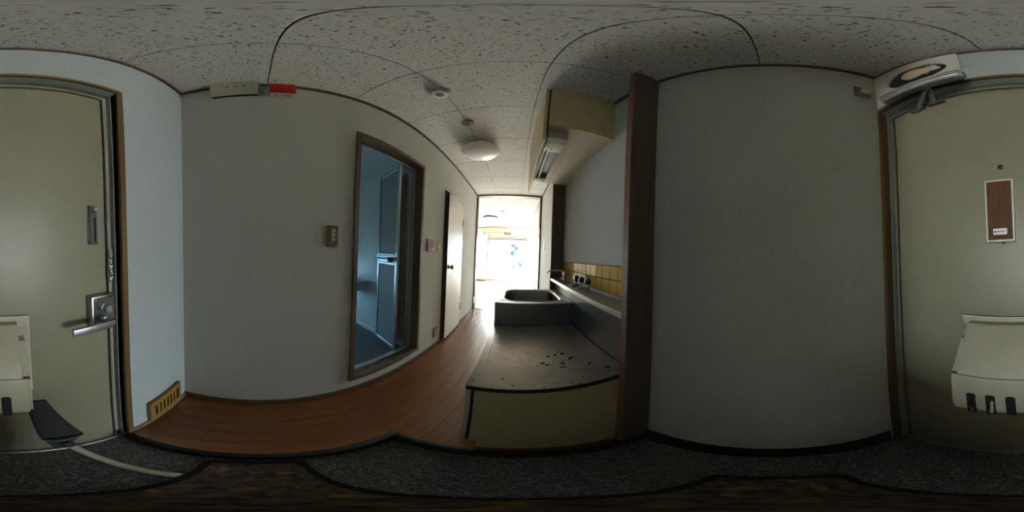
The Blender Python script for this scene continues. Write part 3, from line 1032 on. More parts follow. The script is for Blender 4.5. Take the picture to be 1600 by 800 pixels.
def leaf(p, q, z0, z1, th=0.022, st=0.030):
    """one door leaf standing from p to q (plan points)"""
    p, q = Vector((*p, 0)), Vector((*q, 0))
    d = (q - p)
    L = d.length
    d.normalize()
    n = Vector((-d.y, d.x, 0))

    def pl(u0, u1, za, zb, t2):
        bm = bmesh.new()
        box(bm, u0, u1, -t2 / 2, t2 / 2, za, zb, bev=0.003 if t2 > 0.01 else 0)
        for v in bm.verts:
            c = p + d * v.co.x + n * v.co.y
            v.co = Vector((c.x, c.y, v.co.z))
        return bm
    zm = 1.022
    lf = part('leaf_stile', pl(0, st, z0, z1, th), 'alu', fr)
    part('stile', pl(L - st, L, z0, z1, th), 'alu', lf)
    part('rail', pl(st, L - st, z1 - 0.035, z1, th), 'alu', lf)
    part('rail', pl(st, L - st, z0, z0 + 0.035, th), 'alu', lf)
    part('rail', pl(st, L - st, zm + 0.030, zm + 0.048, th), 'alu', lf)
    part('rail', pl(st, L - st, zm - 0.048, zm - 0.030, th), 'alu', lf)
    part('mid_panel', pl(st, L - st, zm - 0.030, zm + 0.030, th * 0.6), 'alu', lf)
    part('frosted_pane', pl(st, L - st, zm + 0.048, z1 - 0.035, 0.006), 'frost', lf)
    part('frosted_pane', pl(st, L - st, z0 + 0.035, zm - 0.048, 0.006), 'frost', lf)
    return lf, p, d, n


leaf((-0.872, 0.995), (-1.192, 1.070), 0.185, 1.868)
leaf((-1.195, 1.104), (-0.885, 1.148), 0.185, 1.868)
hb = bmesh.new()
tube(hb, [(-0.905, 0.985, 1.022), (-1.19, 1.050, 1.022), (-1.235, 1.058, 1.022)], 0.010, 8)
part('towel_bar', hb, 'alu', fr)
part('latch_knob', B_(-0.965, -0.920, 0.962, 0.995, 1.000, 1.040, bev=0.006, seg=2), 'dark', fr, 'dark latch knob')

# wash basin in the bathroom
wbn = thing('wash_basin', 'small white wash basin on the bathroom wall', 'basin', (-1.62, 1.16, 0.60))
N = 40
def bring(rx, ry, z):
    o_ = []
    for k in range(N + 1):
        a = PI + PI * k / N
        ca, sa = math.cos(a), math.sin(a)
        o_.append((-1.64 + rx * math.copysign(abs(ca) ** 0.8, ca), 1.150 + ry * math.copysign(abs(sa) ** 0.8, sa), z))
    return o_
b = bmesh.new()
ringsv = [[b.verts.new(p) for p in bring(*q)] for q in
          ((0.06, 0.10, 0.60), (0.14, 0.22, 0.635), (0.185, 0.30, 0.69), (0.20, 0.33, 0.735), (0.203, 0.335, 0.748))]
for g, h in zip(ringsv, ringsv[1:]):
    for k in range(N):
        b.faces.new((g[k], g[k + 1], h[k + 1], h[k]))
for g in (ringsv[0],):
    b.faces.new(g)
bk = [g[0] for g in ringsv] + [g[-1] for g in ringsv[::-1]]
b.faces.new(bk)
bmesh.ops.recalc_face_normals(b, faces=b.faces)
part('shell', b, 'basin_under', wbn)
b = bmesh.new()
ringsv = [[b.verts.new(p) for p in bring(*q)] for q in
          ((0.203, 0.335, 0.749), (0.200, 0.331, 0.756), (0.178, 0.300, 0.756), (0.165, 0.28, 0.735), (0.10, 0.18, 0.66), (0.02, 0.05, 0.65))]
for g, h in zip(ringsv, ringsv[1:]):
    for k in range(N):
        b.faces.new((g[k], g[k + 1], h[k + 1], h[k]))
b.faces.new(ringsv[-1])
bmesh.ops.recalc_face_normals(b, faces=b.faces)
part('bowl', b, 'basin', wbn)

# toilet door
td = thing('door_3', 'cream toilet door with dark edge and round knob, slightly ajar', 'door', (A, 1.97, 0.0), kind='structure')
part('left_jamb', B_(A, A + 0.010, 1.648, 1.684, 0.0, 1.845, bev=0.002), 'dark', td)
part('head', B_(A, A + 0.010, 1.684, 2.262, 1.832, 1.845, bev=0.002), 'dark_h', td)
part('right_jamb', B_(A, A + 0.010, 2.262, 2.282, 0.0, 1.845, bev=0.002), 'dark', td)
ang = 0.030
hp = Vector((A + 0.012, 2.258, 0))
def dslab(u0, u1, t0, t1, z0, z1, bev=0.0):
    bm = bmesh.new()
    box(bm, t0, t1, -u1, -u0, z0, z1, bev=bev)
    R_ = Matrix.Rotation(ang, 4, 'Z')
    for v in bm.verts:
        v.co = R_ @ v.co + hp
    return bm
sl_ = part('slab', dslab(0.0, 0.562, -0.010, 0.008, 0.022, 1.826, 0.001), 'door_beige', td)
part('edge_band', dslab(0.562, 0.570, -0.012, 0.009, 0.022, 1.826), 'dark', td, 'dark brown free edge of the door')
for z in (0.26, 1.50):
    part('hinge', dslab(-0.012, 0.018, 0.006, 0.013, z, z + 0.105, 0.001), 'goldplate', td)
kb = lathe(bmesh.new(), [(0.026, 0.0), (0.026, 0.006), (0.011, 0.010), (0.011, 0.028), (0.024, 0.036), (0.027, 0.048), (0.022, 0.060), (0.008, 0.064)],
           (0.006, -0.510, 0.935), 'X', 24)
R_ = Matrix.Rotation(ang, 4, 'Z')
for v in kb.verts:
    v.co = R_ @ v.co + hp
part('knob', kb, 'goldplate', td, 'dark bronze round knob')
part('indicator', lathe(bmesh.new(), [(0.010, 0.0), (0.010, 0.003)], (A + 0.028, 2.05, 1.50), 'X', 14), 'beigeplate', td)
pts = [(A + 0.010, 1.76, 1.838), (A + 0.045, 1.80, 1.835), (A + 0.075, 1.86, 1.84), (A + 0.09, 1.93, 1.862), (A + 0.09, 1.945, 1.885)]
st_ = part('stay_hook', tube(bmesh.new(), pts, 0.003, 8), 'dullmetal', td, 'bent wire hook above the door')

# ================================================================== CEILING FITTINGS
sd = thing('smoke_detector', 'large white round smoke detector nearest the entry on the ceiling', 'smoke detector', (-0.405, 0.708, CE - 0.04))
part('base', lathe(bmesh.new(), [(0.056, 0), (0.056, -0.008), (0.052, -0.014)], (-0.405, 0.708, CE), 'Z', 36), 'offwhite', sd)
part('cap', lathe(bmesh.new(), [(0.044, -0.014), (0.044, -0.026), (0.036, -0.036), (0.020, -0.038), (0.019, -0.034)], (-0.405, 0.708, CE), 'Z', 36), 'white', sd)
part('grille_ring', tube(bmesh.new(), [(-0.405 + 0.017 * math.cos(2 * PI * k / 20), 0.708 + 0.017 * math.sin(2 * PI * k / 20), CE - 0.037) for k in range(20)], 0.003, 6, True), 'ink', sd)
part('center_dot', lathe(bmesh.new(), [(0.006, -0.034), (0.006, -0.039)], (-0.405, 0.708, CE), 'Z', 14), 'ink', sd)
for a0 in (0.6, 2.4, 4.1, 5.3):
    part('vent_slot', tube(bmesh.new(), [(-0.405 + 0.0435 * math.cos(a0 + 0.9 * k / 6), 0.708 + 0.0435 * math.sin(a0 + 0.9 * k / 6), CE - 0.020) for k in range(7)], 0.0028, 6), 'ink', sd)
s2 = thing('smoke_detector', 'small round detector on the ceiling between big detector and dome lamp', 'smoke detector', (-0.385, 1.118, CE - 0.03))
part('base', lathe(bmesh.new(), [(0.045, 0), (0.045, -0.008), (0.038, -0.014)], (-0.385, 1.118, CE), 'Z', 30), 'ledge', s2)
part('cap', lathe(bmesh.new(), [(0.026, -0.012), (0.024, -0.026), (0.014, -0.030)], (-0.385, 1.118, CE), 'Z', 24), 'beigeplate', s2)
part('sensor_ring', tube(bmesh.new(), [(-0.385 + 0.013 * math.cos(2 * PI * k / 16), 1.118 + 0.013 * math.sin(2 * PI * k / 16), CE - 0.030) for k in range(16)], 0.002, 6, True), 'ink', s2)
dl = thing('ceiling_lamp', 'unlit white opal dome lamp on the corridor ceiling', 'lamp', (-0.388, 1.52, CE - 0.11))
part('base', lathe(bmesh.new(), [(0.13, 0), (0.13, -0.022)], (-0.380, 1.55, CE), 'Z', 36), 'white', dl)
prf = [(0.150, -0.022)]
for k in range(13):
    a = PI / 2 * k / 12
    prf.append((0.188 * math.cos(a) if k < 12 else 0.004, -0.050 - 0.078 * math.sin(a)))
part('shade', lathe(bmesh.new(), prf, (-0.380, 1.55, CE), 'Z', 48), 'lampshade', dl)

# ================================================================== KITCHEN
KX0, KX1 = -0.122, 0.400
# range base with low steel worktop
rc = thing('range_base', 'low olive cabinet with worn steel worktop for a cooking stove', 'cabinet', (0.16, 0.75, 0.0))
part('end_panel', prism(bmesh.new(), [(-0.096, 0.095), (-0.070, 0.095), (-0.070, 0.004), (KX1, 0.004), (KX1, 0.580), (-0.096, 0.580)], 'Y', 0.452, 0.470), 'olive', rc)
part('shadow_gap', B_(-0.106, -0.0962, 0.456, 1.036, 0.102, 0.578), 'black_fill', rc)  # black strip paints in the shade between doors and panel
part('end_panel', B_(-0.098, KX1, 1.022, 1.040, 0.004, 0.580, bev=0.001), 'olive', rc)
part('back_panel', B_(KX1 - 0.008, KX1, 0.470, 1.022, 0.004, 0.580), 'olive', rc)
part('kick_board', B_(-0.062, -0.050, 0.470, 1.022, 0.004, 0.095), 'dark', rc)
part('bottom_shelf', B_(-0.098, KX1 - 0.008, 0.470, 1.022, 0.095, 0.110), 'olive', rc)
for y0, y1 in ((0.4525, 0.744), (0.748, 1.0385)):
    d = part('cabinet_door', B_(-0.122, -0.106, y0, y1, 0.100, 0.575, bev=0.002), 'olive_l', rc)
    part('handle', tube(bmesh.new(), [(-0.121, (y0 + y1) / 2 - 0.04, 0.54), (-0.138, (y0 + y1) / 2 - 0.035, 0.54), (-0.138, (y0 + y1) / 2 + 0.035, 0.54), (-0.121, (y0 + y1) / 2 + 0.04, 0.54)], 0.004, 8), 'chrome', d)
wt = part('steel_worktop', B_(KX0 - 0.001, KX1, 0.447, 1.043, 0.583, 0.609, bev=0.004, seg=2), 'steel_top', rc, 'worn stained stainless worktop')
def rrect(x0, x1, y0, y1, r, z, n=6):
    o_ = []
    for (cx_, cy_, a0) in ((x1 - r, y1 - r, 0), (x0 + r, y1 - r, PI / 2), (x0 + r, y0 + r, PI), (x1 - r, y0 + r, 1.5 * PI)):
        for k in range(n + 1):
            a = a0 + PI / 2 * k / n
            o_.append((cx_ + r * math.cos(a), cy_ + r * math.sin(a), z))
    return o_
part('raised_rim', tube(bmesh.new(), rrect(-0.095, 0.385, 0.478, 1.035, 0.035, 0.6075), 0.0035, 6, True), 'steel_top', wt)
part('front_lip', B_(KX0 + 0.002, KX1 - 0.002, 0.4462, 0.4475, 0.584, 0.605), 'black_fill', wt, 'dark front edge')
# crumbs
cr = bmesh.new()
random.seed(11)
cps = [(0.184, 0.677), (0.218, 0.684), (0.248, 0.64), (0.237, 0.631), (0.192, 0.602), (0.202, 0.618), (0.225, 0.598), (0.252, 0.606), (0.193, 0.568), (0.291, 0.565), (0.27, 0.548), (0.337, 0.514), (0.184, 0.463), (0.205, 0.449), (0.28, 0.683), (0.203, 0.703), (0.004, 0.691), (0.042, 0.632), (0.116, 0.614), (0.149, 0.667), (0.133, 0.597), (0.099, 0.595), (-0.022, 0.501), (-0.11, 0.469), (-0.046, 0.462), (0.084, 0.79), (0.099, 0.782), (0.152, 0.752), (0.068, 0.707), (0.072, 0.645), (0.011, 0.466), (0.07, 0.463), (0.099, 0.454), (-0.096, 0.507), (-0.108, 0.478)]
big = {2, 3, 4, 8, 9, 11, 18, 19, 20, 0, 1}
for i, (cx_, cy_) in enumerate(cps):
    for r_ in range(2 if i in big else 1):
        R0 = random.uniform(0.0035, 0.0065) * (1.15 if i in big else 0.62)
        px_, py_ = cx_ + r_ * random.uniform(-0.008, 0.008), cy_ + r_ * random.uniform(-0.006, 0.006)
        k = 7
        base = [cr.verts.new((px_ + R0 * random.uniform(0.5, 1.2) * math.cos(2 * PI * q / k) * 1.3, py_ + R0 * random.uniform(0.5, 1.2) * math.sin(2 * PI * q / k), 0.6092)) for q in range(k)]
        top = cr.verts.new((px_, py_, 0.6115 + random.uniform(0, 0.0012)))
        cr.faces.new(base[::-1])
        for q in range(k):
            cr.faces.new((base[q], base[(q + 1) % k], top))
tag(obj('crumbs', cr, 'crumb', smooth=False), 'dark dirt crumbs scattered on the low steel worktop', 'dirt', kind='stuff')

# sink unit
su = thing('sink_unit', 'stainless sink unit with rounded basin standing higher beyond the worktop', 'sink', (0.14, 1.3, 0.0))
SY0, SY1, SZ = 1.045, 1.556, 0.777
part('end_panel', B_(-0.115, KX1, SY0 + 0.004, SY0 + 0.02, 0.004, SZ - 0.035), 'steel_dark', su, 'stainless end panel')
part('end_panel', B_(-0.115, KX1, SY1 - 0.02, SY1 - 0.004, 0.004, SZ - 0.035), 'olive', su)
part('back_panel', B_(KX1 - 0.008, KX1, SY0 + 0.02, SY1 - 0.02, 0.004, SZ - 0.035), 'olive', su)
part('kick_board', B_(-0.062, -0.050, SY0 + 0.02, SY1 - 0.02, 0.004, 0.095), 'dark', su)
for y0, y1 in ((SY0 + 0.002, 1.298), (1.302, SY1 - 0.002)):
    d = part('cabinet_door', B_(-0.121, -0.1155, y0, y1, 0.100, SZ - 0.04, bev=0.002), 'olive_l', su)
    part('handle', tube(bmesh.new(), [(-0.121, (y0 + y1) / 2 - 0.04, 0.70), (-0.138, (y0 + y1) / 2 - 0.035, 0.70), (-0.138, (y0 + y1) / 2 + 0.035, 0.70), (-0.121, (y0 + y1) / 2 + 0.04, 0.70)], 0.004, 8), 'chrome', d)
# sink top and basin: rings from the outer rectangle down into the bowl
b = bmesh.new()
N = 64
bx0, bx1, by0, by1 = -0.080, 0.350, 1.085, 1.505
bcx, bcy = (bx0 + bx1) / 2, (by0 + by1) / 2
def sup(a, hx, hy, e=5.0):
    c_, s_ = math.cos(a), math.sin(a)
    r_ = (abs(c_ / hx) ** e + abs(s_ / hy) ** e) ** (-1 / e)
    return bcx + r_ * c_, bcy + r_ * s_
def rectpt(a, x0, x1, y0, y1):
    c_, s_ = math.cos(a), math.sin(a)
    s = min(((x1 - bcx) if c_ > 0 else (x0 - bcx)) / c_ if abs(c_) > 1e-6 else 9, ((y1 - bcy) if s_ > 0 else (y0 - bcy)) / s_ if abs(s_) > 1e-6 else 9)
    return bcx + c_ * s, bcy + s_ * s
angs = sorted([2 * PI * k / N for k in range(N)] + [math.atan2(q[1] - bcy, q[0] - bcx) % (2 * PI) for q in ((KX0, SY0), (KX1, SY0), (KX0, SY1), (KX1, SY1))])
hx, hy = (bx1 - bx0) / 2, (by1 - by0) / 2
spec_ = [('rect', 0.0, SZ - 0.009), ('rect', 0.0, SZ - 0.004), ('rect', 0.004, SZ), ('sup', 0.004, SZ), ('sup', 0.0, SZ + 0.003),
         ('sup', -0.008, SZ + 0.001), ('sup', -0.014, SZ - 0.012), ('sup', -0.022, SZ - 0.12), ('sup', -0.040, SZ - 0.165), ('sup', -0.07, SZ - 0.18), ('sup', -0.17, SZ - 0.186)]
rings = []
for kind, off, z in spec_:
    g = []
    for a in angs:
        if kind == 'rect':
            p = rectpt(a, KX0 + off, KX1 - off, SY0 + off, SY1 - off)
        else:
            p = sup(a, hx + off, hy + off)
        g.append(b.verts.new((p[0], p[1], z)))
    rings.append(g)
me_top = None
def loft(b, rings):
    for g, h in zip(rings, rings[1:]):
        for k in range(len(g)):
            l = (k + 1) % len(g)
            b.faces.new((g[k], g[l], h[l], h[k]))
loft(b, rings[:7])
bowl_pts = [[v.co.copy() for v in g] for g in rings[6:]]
for g in rings[7:]:
    for v in g:
        b.verts.remove(v)
bmesh.ops.recalc_face_normals(b, faces=b.faces)
part('sink_top', b, 'steel_top', su, 'worn stainless rim')
b = bmesh.new()
rr_ = [[b.verts.new(p) for p in g] for g in bowl_pts]
loft(b, rr_)
b.faces.new(rr_[-1])
for f_ in b.faces:
    pass
bmesh.ops.recalc_face_normals(b, faces=b.faces)
ap = bmesh.new()
for a_ in ((KX0, KX1, SY0, SY0 + 0.0035), (KX0, KX1, SY1 - 0.0035, SY1), (KX0, KX0 + 0.0035, SY0 + 0.0035, SY1 - 0.0035)):
    box(ap, a_[0] + 0.0005, a_[1] - 0.0005, a_[2] + 0.0005, a_[3] - 0.0005, SZ - 0.036, SZ - 0.0092)
part('apron', ap, 'steel_dark', su, 'dark folded edge below the rim')
bs = part('basin', b, 'steel_dark', su, 'deep dark steel basin')
part('drain', lathe(bmesh.new(), [(0.045, 0.0), (0.045, 0.004), (0.030, 0.006), (0.010, 0.004)], (bcx, bcy + 0.05, SZ - 0.186), 'Z', 24), 'chrome', bs)

# steel splash back, ledge and tiles
sb = thing('splash_back', 'stainless splash back rising from worktop to the ledge', 'splash back', (0.405, 1.0, 0.60))
part('low_sheet', B_(KX1 + 0.001, KX1 + 0.004, 0.450, 1.044, 0.606, 0.868), 'steel', sb)
part('high_sheet', B_(KX1 + 0.001, KX1 + 0.004, 1.0445, 1.558, 0.770, 0.868), 'steel', sb)
part('seam_bead', tube(bmesh.new(), [(KX1 + 0.001, 0.452, 0.610), (KX1 + 0.001, 1.042, 0.610)], 0.0025, 6), 'black_fill', sb)
lg = thing('ledge', 'long taupe ledge with bright front lip under the yellow tiles', 'shelf', (0.41, 1.0, 0.868))
part('shelf_board', B_(0.356, B - 0.001, 0.449, 1.559, 0.868, 0.884, bev=0.001), 'ledge', lg)
part('front_lip', B_(0.349, 0.3555, 0.449, 1.559, 0.864, 0.888, bev=0.0015), 'steel_top', lg, 'bright metal front lip')
part('back_strip', B_(B - 0.007, B - 0.001, 0.449, 1.559, 0.8842, 0.903, bev=0.001), 'white', lg, 'white strip at the back')

part('grout_bed', B_(B - 0.0035, B + 0.001, 0.449, 1.559, 0.903, 1.052), 'grout', wall_right)
tm = bmesh.new()
TW = 0.0732
box(tm, -0.006, 0.0, -TW / 2 + 0.001, TW / 2 - 0.001, -0.036 + 0.001, 0.036 - 0.001, bev=0.0015)
tm = mesh_of(tm, 'tile', 'tile')
y = 0.5645 - 1.5 * TW
while y < 1.559 - TW / 2 - 0.001:
    if y - TW / 2 > 0.449:
        for z in (0.903 + 0.0375, 0.903 + 0.0375 + 0.0735):
            inst('tile', tm, wall_right, (B - 0.003, y, z))
    y += TW

# tap and gas cocks on the ledge
fc = thing('water_tap', 'chrome swivel tap with long spout at the far end of the ledge', 'tap', (0.425, 1.36, 0.884))
part('base', lathe(bmesh.new(), [(0.020, 0), (0.020, 0.006), (0.013, 0.010), (0.013, 0.050), (0.018, 0.056), (0.018, 0.082), (0.010, 0.086)], (0.425, 1.36, 0.884), 'Z', 20), 'chrome', fc)
part('spout', tube(bmesh.new(), [(0.425, 1.36, 0.962), (0.405, 1.36, 0.975), (0.37, 1.36, 0.978), (0.33, 1.36, 0.977), (0.298, 1.36, 0.976), (0.285, 1.36, 0.970), (0.278, 1.36, 0.958), (0.277, 1.36, 0.948)],
                   [0.008, 0.008, 0.0075, 0.007, 0.007, 0.007, 0.007, 0.008], 10), 'chrome', fc)
part('cross_handle', tube(bmesh.new(), [(0.405, 1.35, 0.925), (0.395, 1.335, 0.918), (0.385, 1.32, 0.915)], [0.010, 0.008, 0.011], 10), 'chrome', fc)
part('wall_pipe', tube(bmesh.new(), [(0.425, 1.36, 0.91), (0.46, 1.36, 0.91)], 0.008, 8), 'dullmetal', fc)
g1 = thing('water_valve', 'valve with square black head on the ledge, farthest of three', 'valve', (0.42, 1.06, 0.884))
part('flange', lathe(bmesh.new(), [(0.026, 0), (0.026, 0.004), (0.012, 0.010)], (0.42, 1.06, 0.884), 'Z', 20), 'chrome', g1)
part('stem', lathe(bmesh.new(), [(0.010, 0.008), (0.008, 0.030), (0.010, 0.042)], (0.42, 1.06, 0.884), 'Z', 16), 'chrome', g1)
part('head', B_(0.404, 0.436, 1.044, 1.076, 0.926, 0.966, bev=0.004, seg=2), 'black', g1)
for (yy, nm, lab, sgn) in ((0.97, 'gas_cock', 'black handled gas cock standing between the other two on the ledge', 1),
                           (0.872, 'gas_cock', 'black handled gas cock on the ledge, nearest the entry', -1)):
    g = thing(nm, lab, 'gas cock', (0.42, yy, 0.884))
    part('base', lathe(bmesh.new(), [(0.018, 0), (0.018, 0.013), (0.013, 0.018), (0.017, 0.028), (0.016, 0.046)], (0.42, yy, 0.884), 'Z', 16), 'chrome', g)
    part('nozzle', tube(bmesh.new(), [(0.418, yy, 0.913), (0.400, yy + 0.010, 0.913), (0.378, yy + 0.018, 0.908), (0.366, yy + 0.022, 0.903)], [0.012, 0.0105, 0.0095, 0.012], 10), 'dullmetal' if sgn < 0 else 'goldplate', g)
    part('handle', tube(bmesh.new(), [(0.42, yy, 0.929), (0.42, yy, 0.942), (0.42, yy, 0.956), (0.418, yy, 0.964)], [0.015, 0.020, 0.018, 0.010], 12), 'black', g)
    part('cap', lathe(bmesh.new(), [(0.006, 0.078), (0.005, 0.086)], (0.418, yy, 0.884), 'Z', 12), 'chrome', g)

# hanging cabinet
HY0, HY1, HZ0 = 0.724, 1.558, 1.866
hc = thing('hanging_cabinet', 'cream wall cabinet hung under the ceiling above the sink', 'cabinet', (0.29, 1.14, HZ0))
part('end_panel', B_(0.122, B - 0.001, HY0, HY0 + 0.018, HZ0, CE - 0.002, bev=0.001), 'hang', hc)
part('end_panel', B_(0.122, B - 0.001, HY1 - 0.018, HY1, HZ0, CE - 0.002, bev=0.001), 'hang', hc)
part('bottom_panel', B_(0.122, B - 0.001, HY0 + 0.018, HY1 - 0.018, HZ0, HZ0 + 0.016), 'hang_under', hc)
part('bottom_seam', B_(0.2855, 0.2870, HY0 + 0.2, HY1 - 0.018, HZ0 - 0.0006, HZ0), 'black_fill', hc)
part('back_panel', B_(B - 0.006, B - 0.001, HY0 + 0.018, HY1 - 0.018, HZ0 + 0.016, CE - 0.002), 'hang', hc)
for y0, y1 in ((HY0, 1.139), (1.143, HY1)):
    d = part('cabinet_door', B_(0.097, 0.1135, y0, y1, 1.880, CE - 0.004, bev=0.0015), 'hang', hc)
for y0, y1 in ((HY0, 1.139), (1.143, HY1)):
    part('valance', B_(0.097, 0.1135, y0, y1, 1.735, 1.876, bev=0.0015), 'hang', hc, 'light shield board below the doors')
part('door_gap', B_(0.1135, 0.1219, HY0 + 0.004, HY1 - 0.004, 1.78, CE - 0.004), 'black_fill', hc)  # black strip stands in for the shade behind the doors
# fluorescent lamp under it
fx = thing('fluorescent_lamp', 'unlit tube lamp fixed under the hanging cabinet', 'lamp', (0.18, 1.11, 1.80))
part('end_cap', B_(0.132, 0.232, 0.775, 0.935, 1.806, HZ0, bev=0.004, seg=2), 'offwhite', fx)
part('end_cap', B_(0.132, 0.232, 1.355, 1.440, 1.806, HZ0, bev=0.004, seg=2), 'offwhite', fx)
part('reflector', B_(0.134, 0.230, 0.935, 1.355, 1.845, HZ0), 'steel_dark', fx)
part('side_rail', B_(0.132, 0.138, 0.935, 1.355, 1.812, 1.846), 'greymetal', fx)
part('side_rail', B_(0.226, 0.232, 0.935, 1.355, 1.812, 1.846), 'steel_dark', fx)
part('tube', tube(bmesh.new(), [(0.168, 0.936, 1.826), (0.168, 1.354, 1.826)], 0.012, 14), 'lampshade', fx, 'white glass tube')
part('cap_seam', B_(0.131, 0.233, 0.826, 0.828, 1.8055, 1.86), 'black_fill', fx)
part('screw', lathe(bmesh.new(), [(0.005, -0.002), (0.005, 0.0)], (0.175, 0.90, 1.806), 'Z', 10), 'ink', fx)
part('pull_switch', tube(bmesh.new(), [(0.150, 0.915, 1.806), (0.150, 0.915, 1.790)], 0.003, 6), 'ink', fx)

# wall plate on the right wall in the far part
ps = thing('wall_switch', 'narrow pale switch plate on the right wall near the far opening', 'switch', (B, 2.66, 1.21))
part('plate', B_(B - 0.008, B, 2.625, 2.695, 1.215, 1.345, bev=0.003), 'offwhite', ps)
part('rocker', B_(B - 0.012, B - 0.008, 2.64, 2.67, 1.235, 1.260, bev=0.002), 'ink', ps)

# ================================================================== ENTRY FLOOR
dm = thing('doormat', 'brown mottled doormat with black border on the entry floor', 'mat', (-0.02, 0.0, GZ))
mx0, mx1, my0, my1 = -0.325, 0.305, -0.112, 0.112
b = bmesh.new()
pr = [(p[0], p[1]) for p in rrect(mx0 + 0.022, mx1 - 0.022, my0 + 0.018, my1 - 0.018, 0.012, 0)]
prism(b, pr, 'Z', GZ, GZ + 0.012)
part('pile', b, 'mat_brown', dm)
b = bmesh.new()
n_ = 28
rings = [rrect(mx0, mx1, my0, my1, 0.02, GZ), rrect(mx0, mx1, my0, my1, 0.02, GZ + 0.006), rrect(mx0 + 0.004, mx1 - 0.004, my0 + 0.004, my1 - 0.004, 0.018, GZ + 0.010),
         rrect(mx0 + 0.024, mx1 - 0.024, my0 + 0.020, my1 - 0.020, 0.010, GZ + 0.010), rrect(mx0 + 0.024, mx1 - 0.024, my0 + 0.020, my1 - 0.020, 0.010, GZ)]
loft(b, [[b.verts.new(p) for p in g] for g in rings])
bmesh.ops.recalc_face_normals(b, faces=b.faces)
part('border', b, 'mat_edge', dm, 'black border')

dp = thing('dustpan', 'black long-handled dustpan leaning on the front door, pale handle on the entry floor', 'dustpan', (-0.15, -0.38, GZ))
part('handle', tube(bmesh.new(), [(-0.186, -0.113, GZ + 0.0165), (-0.182, -0.20, GZ + 0.022), (-0.174, -0.29, GZ + 0.045), (-0.158, -0.37, GZ + 0.075), (-0.142, -0.428, GZ + 0.108)], 0.0155, 14), 'handle', dp)
# pan: sheet rising to the door, with rims along both long sides
L0 = [(-0.192, -0.424, 0.135), (-0.160, -0.430, 0.26), (-0.122, -0.437, 0.40), (-0.096, -0.443, 0.502)]
R0 = [(-0.070, -0.424, 0.150), (-0.062, -0.430, 0.26), (-0.052, -0.437, 0.40), (-0.044, -0.443, 0.506)]
b = bmesh.new()
fr_ = [[b.verts.new(p) for p in L0], [b.verts.new(p) for p in R0]]
bk_ = [[b.verts.new((p[0], p[1] - 0.006, p[2])) for p in L0], [b.verts.new((p[0], p[1] - 0.006, p[2])) for p in R0]]
for k in range(3):
    b.faces.new((fr_[0][k], fr_[1][k], fr_[1][k + 1], fr_[0][k + 1]))
    b.faces.new((bk_[0][k + 1], bk_[1][k + 1], bk_[1][k], bk_[0][k]))
    for s in range(2):
        b.faces.new((fr_[s][k], fr_[s][k + 1], bk_[s][k + 1], bk_[s][k]))
b.faces.new((fr_[0][0], bk_[0][0], bk_[1][0], fr_[1][0]))
b.faces.new((fr_[0][3], fr_[1][3], bk_[1][3], bk_[0][3]))
bmesh.ops.recalc_face_normals(b, faces=b.faces)
part('pan', b, 'pan', dp)
b = tube(bmesh.new(), L0, 0.0035, 6)
part('rim', b, 'pan', dp)
part('rim', tube(bmesh.new(), R0, 0.0035, 6), 'pan', dp)
b = bmesh.new()
prism(b, [(-0.192, 0.137), (-0.180, 0.110), (-0.158, 0.060), (-0.128, -0.012), (-0.100, -0.014), (-0.088, 0.040), (-0.070, 0.150), (-0.12, 0.128)], 'Y', -0.432, -0.418)
part('socket_plate', b, 'pan', dp)
part('rim', tube(bmesh.new(), [(-0.192, -0.416, 0.138), (-0.16, -0.413, 0.122), (-0.125, -0.412, 0.118), (-0.09, -0.413, 0.128), (-0.070, -0.416, 0.150)], 0.005, 8), 'panrim', dp, 'grey lower rim')
part('collar', tube(bmesh.new(), [(-0.146, -0.415, GZ + 0.098), (-0.128, -0.425, 0.07)], [0.017, 0.020], 12), 'pan', dp)

# ================================================================== FAR ROOM
wn = thing('window_1', 'wide bright sliding window at the end of the far room', 'window', (-0.38, FY + 0.05, WZ0), kind='structure')
f = bmesh.new()
for a in ((WX0, WX0 + 0.016, WZ0, WZ1), (WX1 - 0.016, WX1, WZ0, WZ1), (WX0 + 0.016, WX1 - 0.016, WZ1 - 0.03, WZ1), (WX0 + 0.016, WX1 - 0.016, WZ0, WZ0 + 0.03)):
    box(f, a[0], a[1], FY + 0.0, FY + 0.10, a[2], a[3], bev=0.002)
part('frame', f, 'dark', wn)
for i, (x0, x1, yy) in enumerate(((WX0 + 0.016, -0.365, FY + 0.03), (-0.395, WX1 - 0.016, FY + 0.062))):
    f = bmesh.new()
    for a in ((x0, x0 + 0.025, WZ0 + 0.03, WZ1 - 0.03), (x1 - 0.025, x1, WZ0 + 0.03, WZ1 - 0.03), (x0 + 0.025, x1 - 0.025, WZ1 - 0.06, WZ1 - 0.03), (x0 + 0.025, x1 - 0.025, WZ0 + 0.03, WZ0 + 0.07)):
        box(f, a[0], a[1], yy, yy + 0.025, a[2], a[3], bev=0.002)
    s = part('sash', f, 'white', wn)
    part('pane', B_(x0 + 0.025, x1 - 0.025, yy + 0.010, yy + 0.014, WZ0 + 0.07, WZ1 - 0.06), 'glass', s)
crl = thing('curtain_rail', 'thin dark curtain rail above the far window', 'rail', (-0.38, FY - 0.04, 1.87))
part('rail', tube(bmesh.new(), [(WX0 - 0.02, FY - 0.045, 1.885), (WX1 + 0.01, FY - 0.045, 1.885)], 0.016, 8), 'bathcas', crl)
for xx in (WX0 + 0.05, -0.38, WX1 - 0.05):
    part('bracket', B_(xx - 0.012, xx + 0.012, FY - 0.045, FY, 1.88, 1.90), 'dullmetal', crl)
aa = thing('air_conditioner', 'yellowed wall air conditioner above the far window', 'air conditioner', (-0.88, FY, 2.05))
b = bmesh.new()
